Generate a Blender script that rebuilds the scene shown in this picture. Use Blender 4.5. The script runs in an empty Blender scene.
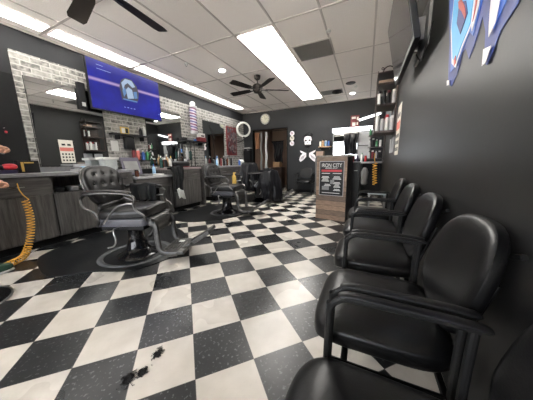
import bpy, bmesh, math, random
from mathutils import Vector, Matrix, Euler
random.seed(7)
PI = math.pi
C = bpy.context.scene.collection
ORG = {}

# ------------------------------------------------------------------ materials
def new_mat(name):
    m = bpy.data.materials.new(name); m.use_nodes = True
    nt = m.node_tree; b = nt.nodes['Principled BSDF']
    return m, nt, b
def N(nt, t, **kw):
    n = nt.nodes.new(t)
    for k, v in kw.items(): setattr(n, k, v)
    return n
def mat(name, col, rough=.5, metal=0, var=.12, scale=12, bump=0, bscale=60, spec=None, coat=0, stretch=None):
    m, nt, b = new_mat(name)
    tc = N(nt, 'ShaderNodeTexCoord'); mp = N(nt, 'ShaderNodeMapping')
    if stretch: mp.inputs['Scale'].default_value = stretch
    nz = N(nt, 'ShaderNodeTexNoise'); nz.inputs['Scale'].default_value = scale; nz.inputs['Detail'].default_value = 4
    mx = N(nt, 'ShaderNodeMix', data_type='RGBA')
    mx.inputs[6].default_value = (*[c*(1-var) for c in col], 1); mx.inputs[7].default_value = (*[min(1, c*(1+var)) for c in col], 1)
    nt.links.new(tc.outputs['Object'], mp.inputs['Vector']); nt.links.new(mp.outputs[0], nz.inputs['Vector'])
    nt.links.new(nz.outputs['Fac'], mx.inputs[0]); nt.links.new(mx.outputs[2], b.inputs['Base Color'])
    b.inputs['Roughness'].default_value = rough; b.inputs['Metallic'].default_value = metal
    if spec is not None: b.inputs['Specular IOR Level'].default_value = spec
    if coat: b.inputs['Coat Weight'].default_value = coat; b.inputs['Coat Roughness'].default_value = .15
    if bump:
        n2 = N(nt, 'ShaderNodeTexNoise'); n2.inputs['Scale'].default_value = bscale
        bp = N(nt, 'ShaderNodeBump'); bp.inputs['Strength'].default_value = bump; bp.inputs['Distance'].default_value = .003
        nt.links.new(mp.outputs[0], n2.inputs['Vector']); nt.links.new(n2.outputs['Fac'], bp.inputs['Height']); nt.links.new(bp.outputs[0], b.inputs['Normal'])
    return m
def emis(name, col, s, base=.8):
    m, nt, b = new_mat(name)
    b.inputs['Base Color'].default_value = (base, base, base, 1); b.inputs['Emission Color'].default_value = (*col, 1); b.inputs['Emission Strength'].default_value = s
    return m
def math_n(nt, op, a, b=None, v=None):
    n = N(nt, 'ShaderNodeMath', operation=op)
    nt.links.new(a, n.inputs[0])
    if b is not None: nt.links.new(b, n.inputs[1])
    if v is not None: n.inputs[1].default_value = v
    return n.outputs[0]
def ramp(nt, fac, stops):
    r = N(nt, 'ShaderNodeValToRGB'); e = r.color_ramp.elements
    while len(e) < len(stops): e.new(.5)
    for i, (p, c) in enumerate(stops): e[i].position = p; e[i].color = (*c, 1)
    nt.links.new(fac, r.inputs[0]); return r.outputs[0]
def mixc(nt, fac, a, b):
    mx = N(nt, 'ShaderNodeMix', data_type='RGBA')
    if isinstance(fac, float): mx.inputs[0].default_value = fac
    else: nt.links.new(fac, mx.inputs[0])
    for i, c in ((6, a), (7, b)):
        if isinstance(c, tuple): mx.inputs[i].default_value = (*c, 1)
        else: nt.links.new(c, mx.inputs[i])
    return mx.outputs[2]

TILE = .3048
def floor_mat():
    m, nt, b = new_mat('checker vinyl floor')
    tc = N(nt, 'ShaderNodeTexCoord'); sp = N(nt, 'ShaderNodeSeparateXYZ'); nt.links.new(tc.outputs['Object'], sp.inputs[0])
    u = math_n(nt, 'MULTIPLY', sp.outputs[0], v=1/TILE); w = math_n(nt, 'MULTIPLY', sp.outputs[1], v=1/TILE)
    s = math_n(nt, 'ADD', math_n(nt, 'FLOOR', u), math_n(nt, 'FLOOR', w))
    par = math_n(nt, 'FLOORED_MODULO', s, v=2)
    par = math_n(nt, 'GREATER_THAN', par, v=.5)
    # flecks
    def noise(sc, det=3, rough=.5):
        n = N(nt, 'ShaderNodeTexNoise'); n.inputs['Scale'].default_value = sc; n.inputs['Detail'].default_value = det; n.inputs['Roughness'].default_value = rough
        nt.links.new(tc.outputs['Object'], n.inputs['Vector']); return n.outputs['Fac']
    n1 = noise(55, 2); n2 = noise(1.1, 3); n3 = noise(7, 5)
    fleck = ramp(nt, n1, [(.0, (0, 0, 0)), (.60, (0, 0, 0)), (.68, (1, 1, 1))])
    dark = mixc(nt, ramp(nt, n3, [(.35, (0, 0, 0)), (.75, (1, 1, 1))]), (.007, .008, .009), (.017, .018, .020))
    fl2 = N(nt, 'ShaderNodeMath', operation='MULTIPLY'); nt.links.new(fleck, fl2.inputs[0]); fl2.inputs[1].default_value = .65
    dark = mixc(nt, fl2.outputs[0], dark, (.15, .16, .16))
    light = mixc(nt, ramp(nt, n3, [(.3, (0, 0, 0)), (.7, (1, 1, 1))]), (.50, .465, .41), (.61, .575, .52))
    light = mixc(nt, ramp(nt, n2, [(.45, (0, 0, 0)), (.95, (.5, .5, .5))]), light, (.50, .44, .36))
    fl3 = N(nt, 'ShaderNodeMath', operation='MULTIPLY'); nt.links.new(fleck, fl3.inputs[0]); fl3.inputs[1].default_value = .15
    light = mixc(nt, fl3.outputs[0], light, (.4, .38, .35))
    col = mixc(nt, par, light, dark)
    # seams
    fu = math_n(nt, 'ABSOLUTE', math_n(nt, 'SUBTRACT', math_n(nt, 'FRACT', u), v=.5)); fw = math_n(nt, 'ABSOLUTE', math_n(nt, 'SUBTRACT', math_n(nt, 'FRACT', w), v=.5))
    seam = math_n(nt, 'GREATER_THAN', math_n(nt, 'MAXIMUM', fu, fw), v=.4955)
    col = mixc(nt, seam, col, (.09, .08, .07))
    nt.links.new(col, b.inputs['Base Color'])
    rr = ramp(nt, n2, [(.3, (.22, .22, .22)), (.7, (.38, .38, .38))]); nt.links.new(rr, b.inputs['Roughness'])
    bp = N(nt, 'ShaderNodeBump'); bp.inputs['Strength'].default_value = .06; bp.inputs['Distance'].default_value = .002
    nt.links.new(n3, bp.inputs['Height']); nt.links.new(bp.outputs[0], b.inputs['Normal'])
    return m
def ceil_mat():
    m, nt, b = new_mat('lay in ceiling tiles')
    tc = N(nt, 'ShaderNodeTexCoord')
    n = N(nt, 'ShaderNodeTexNoise'); n.inputs['Scale'].default_value = 90; n.inputs['Detail'].default_value = 3; nt.links.new(tc.outputs['Object'], n.inputs['Vector'])
    c = ramp(nt, n.outputs['Fac'], [(.3, (.82, .775, .74)), (.6, (.90, .86, .83))])
    nt.links.new(c, b.inputs['Base Color']); b.inputs['Roughness'].default_value = .9
    bp = N(nt, 'ShaderNodeBump'); bp.inputs['Strength'].default_value = .3; bp.inputs['Distance'].default_value = .002
    nt.links.new(n.outputs['Fac'], bp.inputs['Height']); nt.links.new(bp.outputs[0], b.inputs['Normal'])
    return m
def brick_mat():
    m, nt, b = new_mat('whitewashed brick')
    tc = N(nt, 'ShaderNodeTexCoord'); sp = N(nt, 'ShaderNodeSeparateXYZ'); cb = N(nt, 'ShaderNodeCombineXYZ')
    nt.links.new(tc.outputs['Object'], sp.inputs[0]); nt.links.new(sp.outputs[1], cb.inputs[0]); nt.links.new(sp.outputs[2], cb.inputs[1])
    nz = N(nt, 'ShaderNodeTexNoise'); nz.inputs['Scale'].default_value = 9; nt.links.new(tc.outputs['Object'], nz.inputs['Vector'])
    vm = N(nt, 'ShaderNodeVectorMath', operation='SCALE'); nt.links.new(nz.outputs['Color'], vm.inputs[0]); vm.inputs['Scale'].default_value = .016
    va = N(nt, 'ShaderNodeVectorMath', operation='ADD'); nt.links.new(cb.outputs[0], va.inputs[0]); nt.links.new(vm.outputs[0], va.inputs[1])
    br = N(nt, 'ShaderNodeTexBrick'); nt.links.new(va.outputs[0], br.inputs['Vector'])
    br.inputs['Scale'].default_value = 1; br.inputs['Brick Width'].default_value = .21; br.inputs['Row Height'].default_value = .072
    br.inputs['Mortar Size'].default_value = .009; br.inputs['Mortar Smooth'].default_value = .3; br.inputs['Bias'].default_value = -.1
    br.inputs['Color1'].default_value = (.07, .068, .066, 1); br.inputs['Color2'].default_value = (.26, .25, .235, 1); br.inputs['Mortar'].default_value = (.42, .41, .385, 1)
    n2 = N(nt, 'ShaderNodeTexNoise'); n2.inputs['Scale'].default_value = 22; n2.inputs['Detail'].default_value = 5; nt.links.new(tc.outputs['Object'], n2.inputs['Vector'])
    w = ramp(nt, n2.outputs['Fac'], [(.38, (0, 0, 0)), (.70, (.85, .85, .85))])
    c = mixc(nt, w, br.outputs['Color'], (.40, .39, .36))
    nt.links.new(c, b.inputs['Base Color']); b.inputs['Roughness'].default_value = .85
    bp = N(nt, 'ShaderNodeBump'); bp.inputs['Strength'].default_value = .6; bp.inputs['Distance'].default_value = .006; bp.invert = True
    nt.links.new(br.outputs['Fac'], bp.inputs['Height']); nt.links.new(bp.outputs[0], b.inputs['Normal'])
    return m
def wood_mat(name, c1, c2, plank=None, rough=.5, grain=(2, 2, 30), axis=2):
    m, nt, b = new_mat(name)
    tc = N(nt, 'ShaderNodeTexCoord'); mp = N(nt, 'ShaderNodeMapping'); mp.inputs['Scale'].default_value = grain
    nt.links.new(tc.outputs['Object'], mp.inputs['Vector'])
    nz = N(nt, 'ShaderNodeTexNoise'); nz.inputs['Scale'].default_value = 3; nz.inputs['Detail'].default_value = 6; nz.inputs['Roughness'].default_value = .65
    nt.links.new(mp.outputs[0], nz.inputs['Vector'])
    col = ramp(nt, nz.outputs['Fac'], [(.32, c1), (.68, c2)])
    if plank:
        sp = N(nt, 'ShaderNodeSeparateXYZ'); nt.links.new(tc.outputs['Object'], sp.inputs[0])
        v = math_n(nt, 'MULTIPLY', sp.outputs[axis], v=1/plank)
        fr = math_n(nt, 'FRACT', v); ln = math_n(nt, 'LESS_THAN', fr, v=.05)
        wn = N(nt, 'ShaderNodeTexWhiteNoise', noise_dimensions='1D'); nt.links.new(math_n(nt, 'FLOOR', v), wn.inputs['W'])
        k = ramp(nt, wn.outputs['Value'], [(0, (.55, .55, .55)), (1, (1.15, 1.1, 1.05))])
        mul = N(nt, 'ShaderNodeMix', data_type='RGBA', blend_type='MULTIPLY'); mul.inputs[0].default_value = 1
        nt.links.new(col, mul.inputs[6]); nt.links.new(k, mul.inputs[7]); col = mixc(nt, ln, mul.outputs[2], (.03, .025, .02))
    nt.links.new(col, b.inputs['Base Color']); b.inputs['Roughness'].default_value = rough
    return m

M = {}
M['floor'] = floor_mat(); M['ceil'] = ceil_mat(); M['brick'] = brick_mat()
M['wall'] = mat('charcoal wall paint', (.028, .029, .031), .6, spec=.15, var=.06, scale=3, bump=.12, bscale=180)
M['wall_r'] = mat('grey satin wall paint', (.024, .0235, .023), .40, spec=.28, var=.06, scale=2, bump=.05, bscale=30)
M['black_panel'] = mat('black panel', (.010, .010, .011), .6, spec=.2)
M['grid'] = mat('ceiling grid metal', (.50, .46, .44), .5, var=.03)
M['cab'] = wood_mat('dark grey laminate', (.034, .032, .030), (.135, .127, .120), grain=(14, 14, .8), rough=.42)
M['cabh'] = wood_mat('grey laminate drawer', (.038, .035, .034), (.14, .132, .125), grain=(10, .9, 14), rough=.42)
M['counter'] = mat('grey counter laminate', (.26, .26, .27), .3, var=.2, scale=40)
M['counter2'] = mat('dusty rose counter laminate', (.30, .24, .24), .3, var=.2, scale=40)
M['kick'] = mat('black toe kick', (.006, .006, .006), .6, spec=.2)
M['leather'] = mat('black vinyl upholstery', (.004, .004, .0045), .33, spec=.33, var=.15, bump=.12, bscale=160)
M['leather2'] = mat('worn black leather', (.018, .017, .017), .34, spec=.4, var=.3, bump=.25, bscale=90)
M['blackmetal'] = mat('black powder coat', (.008, .008, .008), .5, spec=.3)
M['gloss'] = mat('gloss black enamel', (.006, .006, .007), .12)
M['chrome'] = mat('scuffed chrome', (.33, .325, .32), .3, 1, var=.25, scale=25)
M['chromedark'] = mat('tarnished chrome', (.12, .117, .113), .40, 1, var=.4, scale=30, bump=.4, bscale=120)
M['sidegrey'] = mat('lavender grey trim', (.10, .10, .115), .35)
M['matrubber'] = mat('black rubber mat', (.008, .009, .010), .33, spec=.35, var=.5, scale=5, bump=.15, bscale=25)
M['rim'] = mat('worn mat rim', (.10, .105, .11), .3, var=.5, scale=10)
M['mirror'] = mat('mirror silver', (.80, .82, .82), .015, 1, var=0)
M['light'] = emis('lit fluorescent diffuser', (1, .965, .91), 9)
M['striplight'] = emis('lit strip diffuser', (1, .975, .93), 5.5)
M['can'] = emis('lit recessed bulb', (1, .97, .93), 22)
M['white'] = mat('white plastic', (.62, .62, .60), .4, var=.04)
M['cream'] = mat('cream paper', (.70, .66, .58), .7, var=.05)
M['black'] = mat('black plastic', (.008, .008, .009), .4, spec=.3)
M['red'] = mat('red plastic', (.42, .02, .03), .4)
M['dred'] = mat('dark red', (.16, .015, .02), .5)
M['blue'] = mat('blue plastic', (.04, .12, .38), .35)
M['lblue'] = mat('light blue plastic', (.25, .42, .62), .3)
M['green'] = mat('green plastic', (.04, .22, .08), .4)
M['yellow'] = mat('yellow paper', (.62, .42, .10), .6)
M['pink'] = mat('pink red print', (.65, .16, .13), .6)
M['purple'] = mat('dark purple frame', (.035, .025, .06), .35)
M['amber'] = mat('amber brown glass', (.09, .025, .012), .2)
M['grey'] = mat('mid grey plastic', (.18, .18, .18), .45)
M['lgrey'] = mat('light grey plastic', (.42, .42, .43), .45)
M['orange'] = mat('orange coil hose', (.85, .45, .06), .38)
M['skin'] = mat('skin', (.52, .27, .18), .5, var=.1)
M['shirt'] = mat('dark green shirt', (.018, .05, .03), .8)
M['trouser'] = mat('black trousers', (.012, .012, .014), .8)
M['shoe'] = mat('green sneaker', (.03, .08, .05), .55)
M['hair'] = mat('dark hair', (.012, .009, .008), .6)
M['cape'] = mat('black nylon cape', (.006, .006, .008), .36, spec=.35, var=.5, scale=6)
M['cape2'] = mat('charcoal cloth', (.018, .019, .020), .7, spec=.2, var=.4, scale=8)
M['wood'] = wood_mat('weathered plank wood', (.13, .085, .058), (.36, .25, .175), plank=.088, grain=(3, 3, 40))
M['woodtop'] = wood_mat('grey wood frame', (.10, .085, .07), (.22, .19, .16), grain=(6, 6, 6))
M['lwood'] = wood_mat('light wood shelf', (.30, .17, .08), (.5, .32, .17), grain=(3, 20, 20))
M['dwood'] = wood_mat('dark walnut shelf', (.018, .010, .008), (.05, .028, .02), grain=(3, 14, 14), rough=.35)
M['brown'] = mat('brown hallway paint', (.30, .20, .15), .6)
M['tan'] = mat('tan curtain', (.26, .12, .06), .8, var=.4, scale=9)
M['fanblade'] = mat('black walnut fan blade', (.016, .012, .010), .6, spec=.25)
M['vent'] = mat('grey vent metal', (.17, .16, .155), .6, bump=.5, bscale=140)
M['pavement'] = mat('pale concrete', (.62, .60, .56), .9)
M['glassclear'] = mat('clear plastic jar', (.45, .48, .48), .15, var=.2)
M['dgreen'] = mat('dark bottle green', (.015, .06, .05), .25)
M['clock'] = mat('cream clock face', (.62, .60, .50), .5)
M['artblue'] = mat('graffiti blue', (.07, .17, .60), .4, var=.5, scale=7)
M['artdark'] = mat('graffiti dark blue', (.05, .07, .24), .5, var=.6, scale=9)
M['artcyan'] = mat('graffiti sky blue', (.12, .50, .90), .4, var=.2, scale=6)
M['artwhite'] = mat('graffiti white', (.80, .76, .80), .4, var=.05)
M['artred'] = mat('graffiti red', (.55, .10, .08), .4)
def floral():
    m, nt, b = new_mat('collage print')
    tc = N(nt, 'ShaderNodeTexCoord'); v = N(nt, 'ShaderNodeTexVoronoi'); v.inputs['Scale'].default_value = 12; nt.links.new(tc.outputs['Object'], v.inputs['Vector'])
    sp = N(nt, 'ShaderNodeSeparateColor'); nt.links.new(v.outputs['Color'], sp.inputs[0])
    c = ramp(nt, sp.outputs[0], [(0, (.02, .01, .015)), (.3, (.16, .03, .03)), (.5, (.04, .04, .06)), (.8, (.32, .27, .26)), (1, (.1, .1, .13))])
    nt.links.new(c, b.inputs['Base Color']); b.inputs['Roughness'].default_value = .35
    return m
M['collage'] = floral()
def pole_mat():
    m, nt, b = new_mat('barber stripe')
    tc = N(nt, 'ShaderNodeTexCoord'); sp = N(nt, 'ShaderNodeSeparateXYZ'); nt.links.new(tc.outputs['Object'], sp.inputs[0])
    at = math_n(nt, 'ARCTAN2', sp.outputs[1], sp.outputs[0])
    a = math_n(nt, 'MULTIPLY', at, v=1/(2*PI)); z = math_n(nt, 'MULTIPLY', sp.outputs[2], v=7.5)
    f = math_n(nt, 'FRACT', math_n(nt, 'ADD', a, z))
    c = ramp(nt, f, [(0, (.40, .37, .44)), (.25, (.16, .05, .10)), (.5, (.40, .37, .44)), (.75, (.09, .08, .20))]); 
    nt.nodes[-1].color_ramp.interpolation = 'CONSTANT'
    nt.links.new(c, b.inputs['Base Color']); b.inputs['Roughness'].default_value = .2
    return m
M['pole'] = pole_mat()
def screen_mat():
    m, nt, b = new_mat('blue television picture')
    tc = N(nt, 'ShaderNodeTexCoord'); sp = N(nt, 'ShaderNodeSeparateXYZ'); nt.links.new(tc.outputs['Object'], sp.inputs[0])
    # local y -.65..+.65, z 0..0.75 : a light streak crossing the picture
    s = math_n(nt, 'ADD', math_n(nt, 'MULTIPLY', sp.outputs[1], v=-.02), math_n(nt, 'SUBTRACT', sp.outputs[2], v=.48))
    s = math_n(nt, 'ABSOLUTE', s)
    st = ramp(nt, s, [(0, (1, 1, 1)), (.010, (.7, .7, .7)), (.035, (0, 0, 0))])
    nz = N(nt, 'ShaderNodeTexNoise'); nz.inputs['Scale'].default_value = 3; nt.links.new(tc.outputs['Object'], nz.inputs['Vector'])
    base = ramp(nt, nz.outputs['Fac'], [(.3, (.003, .003, .12)), (.7, (.006, .009, .24))])
    c = mixc(nt, st, base, (.34, .24, .40))
    b.inputs['Base Color'].default_value = (.005, .005, .01, 1); b.inputs['Roughness'].default_value = .4; b.inputs['Specular IOR Level'].default_value = .15
    nt.links.new(c, b.inputs['Emission Color']); b.inputs['Emission Strength'].default_value = .6
    return m
M['screen'] = screen_mat()
M['scr_white'] = emis('lit picture white', (.45, .62, .85), .30, .01)
M['scr_cyan'] = emis('lit picture cyan', (.10, .28, .6), .30, .01)
M['scr_dark'] = emis('lit picture dark', (.02, .015, .04), .3, .01)
M['scr_text'] = emis('lit picture text', (.3, .4, .9), .35, .01)
M['offscreen'] = mat('dark television glass', (.02, .02, .028), .10, var=0)
M['offscreen'].node_tree.nodes['Principled BSDF'].inputs['Specular IOR Level'].default_value = 1.0
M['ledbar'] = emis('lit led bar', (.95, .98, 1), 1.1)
M['ring'] = mat('ring lamp diffuser off', (.60, .60, .57), .5)
def pane_mat():
    m, nt, b = new_mat('window glass')
    nt.nodes.remove(b); out = nt.nodes['Material Output']
    t = N(nt, 'ShaderNodeBsdfTransparent'); g = N(nt, 'ShaderNodeBsdfGlossy'); g.inputs['Roughness'].default_value = .02
    mx = N(nt, 'ShaderNodeMixShader'); mx.inputs[0].default_value = .06
    nt.links.new(t.outputs[0], mx.inputs[1]); nt.links.new(g.outputs[0], mx.inputs[2]); nt.links.new(mx.outputs[0], out.inputs[0])
    return m
M['pane'] = pane_mat()

# ------------------------------------------------------------------ mesh builder
def rotm(rx=0, ry=0, rz=0): return Euler((rx, ry, rz)).to_matrix().to_4x4()
class MB:
    def __init__(s): s.bm = bmesh.new(); s.mats = []
    def _m(s, faces, mi):
        for f in faces: f.material_index = mi
    def mesh(s, verts, faces, mi=0):
        vs = [s.bm.verts.new(v) for v in verts]; out = []
        for f in faces:
            try: out.append(s.bm.faces.new([vs[i] for i in f]))
            except ValueError: pass
        s._m(out, mi); return vs
    def box(s, c, d, R=None, mi=0, bev=0):
        b = bmesh.new(); bmesh.ops.create_cube(b, size=1)
        for v in b.verts: v.co = Vector((v.co.x*d[0], v.co.y*d[1], v.co.z*d[2]))
        if bev: bmesh.ops.bevel(b, geom=b.edges[:], offset=bev, segments=2, affect='EDGES', profile=.7)
        for v in b.verts:
            if R is not None: v.co = R @ v.co
            v.co += Vector(c)
        b.verts.index_update()
        s.mesh([v.co.copy() for v in b.verts], [[v.index for v in f.verts] for f in b.faces], mi); b.free(); return s
    def b2(s, a, b, mi=0, bev=0):   # box from corner to corner
        a, b = Vector(a), Vector(b); d = b-a
        return s.box((a+b)/2, [abs(x) for x in d], None, mi, bev)
    def tube(s, pts, r, seg=8, mi=0, flat=None, closed=False, caps=True):
        pts = [Vector(p) for p in pts]; n = len(pts); verts = []; faces = []
        if not isinstance(r, (list, tuple)): r = [r]*n
        up = None
        for i, p in enumerate(pts):
            if closed: t = pts[(i+1) % n]-pts[i-1]
            else: t = (pts[min(i+1, n-1)]-pts[max(i-1, 0)])
            t.normalize()
            if up is None:
                up = Vector((0, 0, 1)) if abs(t.z) < .9 else Vector((1, 0, 0))
                if flat and len(flat) > 2: up = Vector(flat[2])
            u = (up - t*up.dot(t))
            if u.length < 1e-5: u = t.orthogonal()
            u.normalize(); w = t.cross(u); up = u
            a, b = (flat[0], flat[1]) if flat else (1, 1)
            for k in range(seg):
                an = 2*PI*k/seg; verts.append(p + u*math.cos(an)*r[i]*b + w*math.sin(an)*r[i]*a)
        m = n if closed else n-1
        for i in range(m):
            for k in range(seg):
                a0 = i*seg+k; a1 = i*seg+(k+1) % seg; b0 = ((i+1) % n)*seg+k; b1 = ((i+1) % n)*seg+(k+1) % seg
                faces.append([a0, a1, b1, b0])
        if caps and not closed:
            faces.append(list(range(seg))[::-1]); faces.append([(n-1)*seg+k for k in range(seg)])
        s.mesh(verts, faces, mi); return s
    def lathe(s, prof, c=(0, 0, 0), seg=24, mi=0, R=None, sx=1, sy=1):
        verts = []; faces = []; n = len(prof)
        for (r, z) in prof:
            for k in range(seg):
                a = 2*PI*k/seg; v = Vector((max(r, 1e-4)*math.cos(a)*sx, max(r, 1e-4)*math.sin(a)*sy, z))
                if R is not None: v = R @ v
                verts.append(v+Vector(c))
        for i in range(n-1):
            for k in range(seg): faces.append([i*seg+k, i*seg+(k+1) % seg, (i+1)*seg+(k+1) % seg, (i+1)*seg+k])
        faces.append(list(range(seg))[::-1]); faces.append([(n-1)*seg+k for k in range(seg)])
        s.mesh(verts, faces, mi); return s
    def sup(s, c, d, e1=.4, e2=.5, nu=28, nv=14, R=None, fn=None, mi=0):   # soft pad: superellipsoid, e1 vertical, e2 in plan
        def sp(v, e): return math.copysign(abs(v)**e, v)
        verts = []; faces = []
        for j in range(nv+1):
            ph = -PI/2+PI*j/nv
            for i in range(nu):
                th = 2*PI*i/nu
                v = Vector((d[0]/2*sp(math.cos(ph), e1)*sp(math.cos(th), e2), d[1]/2*sp(math.cos(ph), e1)*sp(math.sin(th), e2), d[2]/2*sp(math.sin(ph), e1)))
                if fn: v = fn(v)
                if R is not None: v = R @ v
                verts.append(v+Vector(c))
        for j in range(nv):
            for i in range(nu): faces.append([j*nu+i, j*nu+(i+1) % nu, (j+1)*nu+(i+1) % nu, (j+1)*nu+i])
        s.mesh(verts, faces, mi); bmesh.ops.remove_doubles(s.bm, verts=s.bm.verts, dist=1e-5); return s
    def prism(s, poly, o, ux, uy, th, mi=0):   # 2-D outline swept along ux x uy
        o, ux, uy = Vector(o), Vector(ux), Vector(uy); n = ux.cross(uy).normalized(); k = len(poly)
        f = [o+ux*a+uy*b for a, b in poly]
        s.mesh(f+[p+n*th for p in f], [list(range(k))[::-1], list(range(k, 2*k))]+[[i, (i+1) % k, (i+1) % k+k, i+k] for i in range(k)], mi); return s
    def grid(s, fn, nu, nv, mi=0):
        s.mesh([fn(i/nu, j/nv) for j in range(nv+1) for i in range(nu+1)], [[j*(nu+1)+i, j*(nu+1)+i+1, (j+1)*(nu+1)+i+1, (j+1)*(nu+1)+i] for j in range(nv) for i in range(nu)], mi); return s
    def build(s, name, m, parent=None, smooth=True, solid=0, local=False):
        me = bpy.data.meshes.new(name); bmesh.ops.recalc_face_normals(s.bm, faces=s.bm.faces)
        if smooth:
            for f in s.bm.faces: f.smooth = True
            for e in s.bm.edges:
                if len(e.link_faces) == 2 and e.calc_face_angle(0) > .6: e.smooth = False
        off = Vector((0, 0, 0))
        if parent is not None:
            if parent in ORG and not local: off = ORG[parent]
        elif s.bm.verts:
            xs = [v.co for v in s.bm.verts]
            off = Vector(((min(v.x for v in xs)+max(v.x for v in xs))/2, (min(v.y for v in xs)+max(v.y for v in xs))/2, min(v.z for v in xs)))
        bmesh.ops.translate(s.bm, verts=s.bm.verts, vec=-off)
        s.bm.to_mesh(me); s.bm.free()
        o = bpy.data.objects.new(name, me); C.objects.link(o)
        for x in (m if isinstance(m, (list, tuple)) else [m]): me.materials.append(M[x] if isinstance(x, str) else x)
        if parent is not None:
            o.parent = parent
            if parent in ORG and not local: ORG[o] = off
        else: o.location = off
        ORG.setdefault(o, off) if parent is None else None
        if solid:
            md = o.modifiers.new('solid', 'SOLIDIFY'); md.thickness = solid
        return o
def tag(o, label, cat, group=None):
    o['label'] = label; o['category'] = cat
    if group: o['group'] = group
    return o
def struct(o, label=None):
    o['kind'] = 'structure'
    if label: o['label'] = label
    return o
def thing(name, label, cat, loc, rz=0, group=None, world=False):
    o = bpy.data.objects.new(name, None); C.objects.link(o); o.location = loc; o.rotation_euler = (0, 0, rz)
    if world: ORG[o] = Vector(loc)
    return tag(o, label, cat, group)
def kids(o): return [c for c in bpy.data.objects if c.parent == o]
def dup(o, loc, rz, label, group=None):
    r = o.copy(); C.objects.link(r); r.location = loc; r.rotation_euler = (0, 0, rz); r['label'] = label
    for ch in kids(o):
        c = ch.copy(); C.objects.link(c); c.parent = r
        for g in kids(ch):
            d = g.copy(); C.objects.link(d); d.parent = c
    return r
def arc(c, r, a0, a1, n, plane='xz'):
    out = []
    for i in range(n+1):
        a = a0+(a1-a0)*i/n; u, v = r*math.cos(a), r*math.sin(a)
        out.append({'xz': (c[0]+u, c[1], c[2]+v), 'xy': (c[0]+u, c[1]+v, c[2]), 'yz': (c[0], c[1]+u, c[2]+v)}[plane])
    return out
def spline(pts, n=6):
    P = [Vector(p) for p in pts]; out = []
    for i in range(len(P)-1):
        p0, p1, p2, p3 = P[max(i-1, 0)], P[i], P[i+1], P[min(i+2, len(P)-1)]
        for k in range(n):
            t = k/n; out.append(.5*((2*p1)+(p2-p0)*t+(2*p0-5*p1+4*p2-p3)*t*t+(3*p1-p0-3*p2+p3)*t**3))
    out.append(P[-1]); return out
def text(name, s, size, loc, rot, m, parent, ext=.0015, align='CENTER', sx=1):
    cu = bpy.data.curves.new(name, 'FONT'); cu.body = s; cu.size = size; cu.extrude = ext; cu.align_x = align; cu.align_y = 'CENTER'
    t = bpy.data.objects.new(name, cu); C.objects.link(t); bpy.context.view_layer.update()
    me = bpy.data.meshes.new_from_object(t); bpy.data.objects.remove(t); bpy.data.curves.remove(cu)
    R = Matrix.Translation(loc) @ Euler(rot).to_matrix().to_4x4() @ Matrix.Diagonal((sx, 1, 1, 1)); me.transform(R)
    if parent in ORG: me.transform(Matrix.Translation(-ORG[parent]))
    me.name = name; me.materials.clear(); me.materials.append(M[m])
    o = bpy.data.objects.new(name, me); C.objects.link(o); o.parent = parent
    if parent in ORG: ORG[o] = ORG[parent]
    return o

XL, XR, YF, YB, H = -4.30, .42, -2.6, 7.2, 2.86
# ------------------------------------------------------------------ room shell
TH = .799; OX, OY = -.034, 1.2569
c_, s_ = math.cos(TH), math.sin(TH)
fl = MB()
def toloc(x, y):
    X0, Y0 = c_*OX-s_*OY, s_*OX+c_*OY; dx, dy = x-X0, y-Y0
    return (c_*dx+s_*dy, -s_*dx+c_*dy)
pl = [toloc(XL, YF), toloc(XR, YF), toloc(XR, YB+2.2), toloc(XL, YB+2.2)]
me = bpy.data.meshes.new('floor')
me.from_pydata([(x, y, 0) for x, y in pl]+[(x, y, -.1) for x, y in pl], [], [(0, 1, 2, 3), (7, 6, 5, 4), (0, 4, 5, 1), (1, 5, 6, 2), (2, 6, 7, 3), (3, 7, 4, 0)])
me.materials.append(M['floor']); fo = bpy.data.objects.new('floor', me); C.objects.link(fo)
fo.location = (c_*OX-s_*OY, s_*OX+c_*OY, 0); fo.rotation_euler = (0, 0, TH); struct(fo, 'black and white checkerboard vinyl tile floor laid on the diagonal')
struct(MB().b2((XL, YF, H), (XR, YB, H+.08)).build('ceiling', 'ceil', smooth=False), 'beige suspended ceiling of rectangular tiles')
# ceiling grid: T bars, one mesh of the ceiling
g = MB()
gx = [-1.83+.61*k for k in range(-4, 4)]; gy = [2.90+1.22*k for k in range(-5, 4)]
for x in gx: g.b2((x-.012, YF, H-.006), (x+.012, YB, H))
for y in gy: g.b2((XL, y-.012, H-.0055), (XR, y+.012, H))
g.b2((XL, YF, H-.02), (XL+.02, YB, H)); g.b2((XR-.02, YF, H-.02), (XR, YB, H)); g.b2((XL, YB-.02, H-.02), (XR, YB, H))
struct(g.build('trim_1', 'grid', smooth=False), 'metal grid bars between the ceiling tiles')
struct(MB().b2((XL-.12, YF, 0), (XL, YB, H)).build('wall_left', 'wall', smooth=False), 'charcoal painted wall on the left')
struct(MB().b2((XR, YF, 0), (XR+.12, YB, H)).build('wall_right', 'wall_r', smooth=False), 'grey satin painted wall on the right')
DX0, DX1, DZ = -3.88, -2.54, 2.22
w = MB(); w.b2((XL, YB, 0), (DX0, YB+.12, H)); w.b2((DX1, YB, 0), (XR, YB+.12, H)); w.b2((DX0, YB, DZ), (DX1, YB+.12, H))
struct(w.build('wall_back', 'wall', smooth=False), 'charcoal back wall with an open doorway')
w = MB(); w.b2((XL, YB+2.1, 0), (DX1+.6, YB+2.2, H)); w.b2((DX1+.1, YB+.12, 0), (DX1+.18, YB+2.1, H)); w.b2((DX0-.2, YB+.12, 0), (DX0-.12, YB+2.1, H)); w.b2((XL, YB+.12, H-.3), (DX1+.6, YB+2.2, H-.25))
struct(w.build('wall_hall', 'brown', smooth=False), 'brown walls of the hallway behind the doorway')
w = MB()
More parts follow.
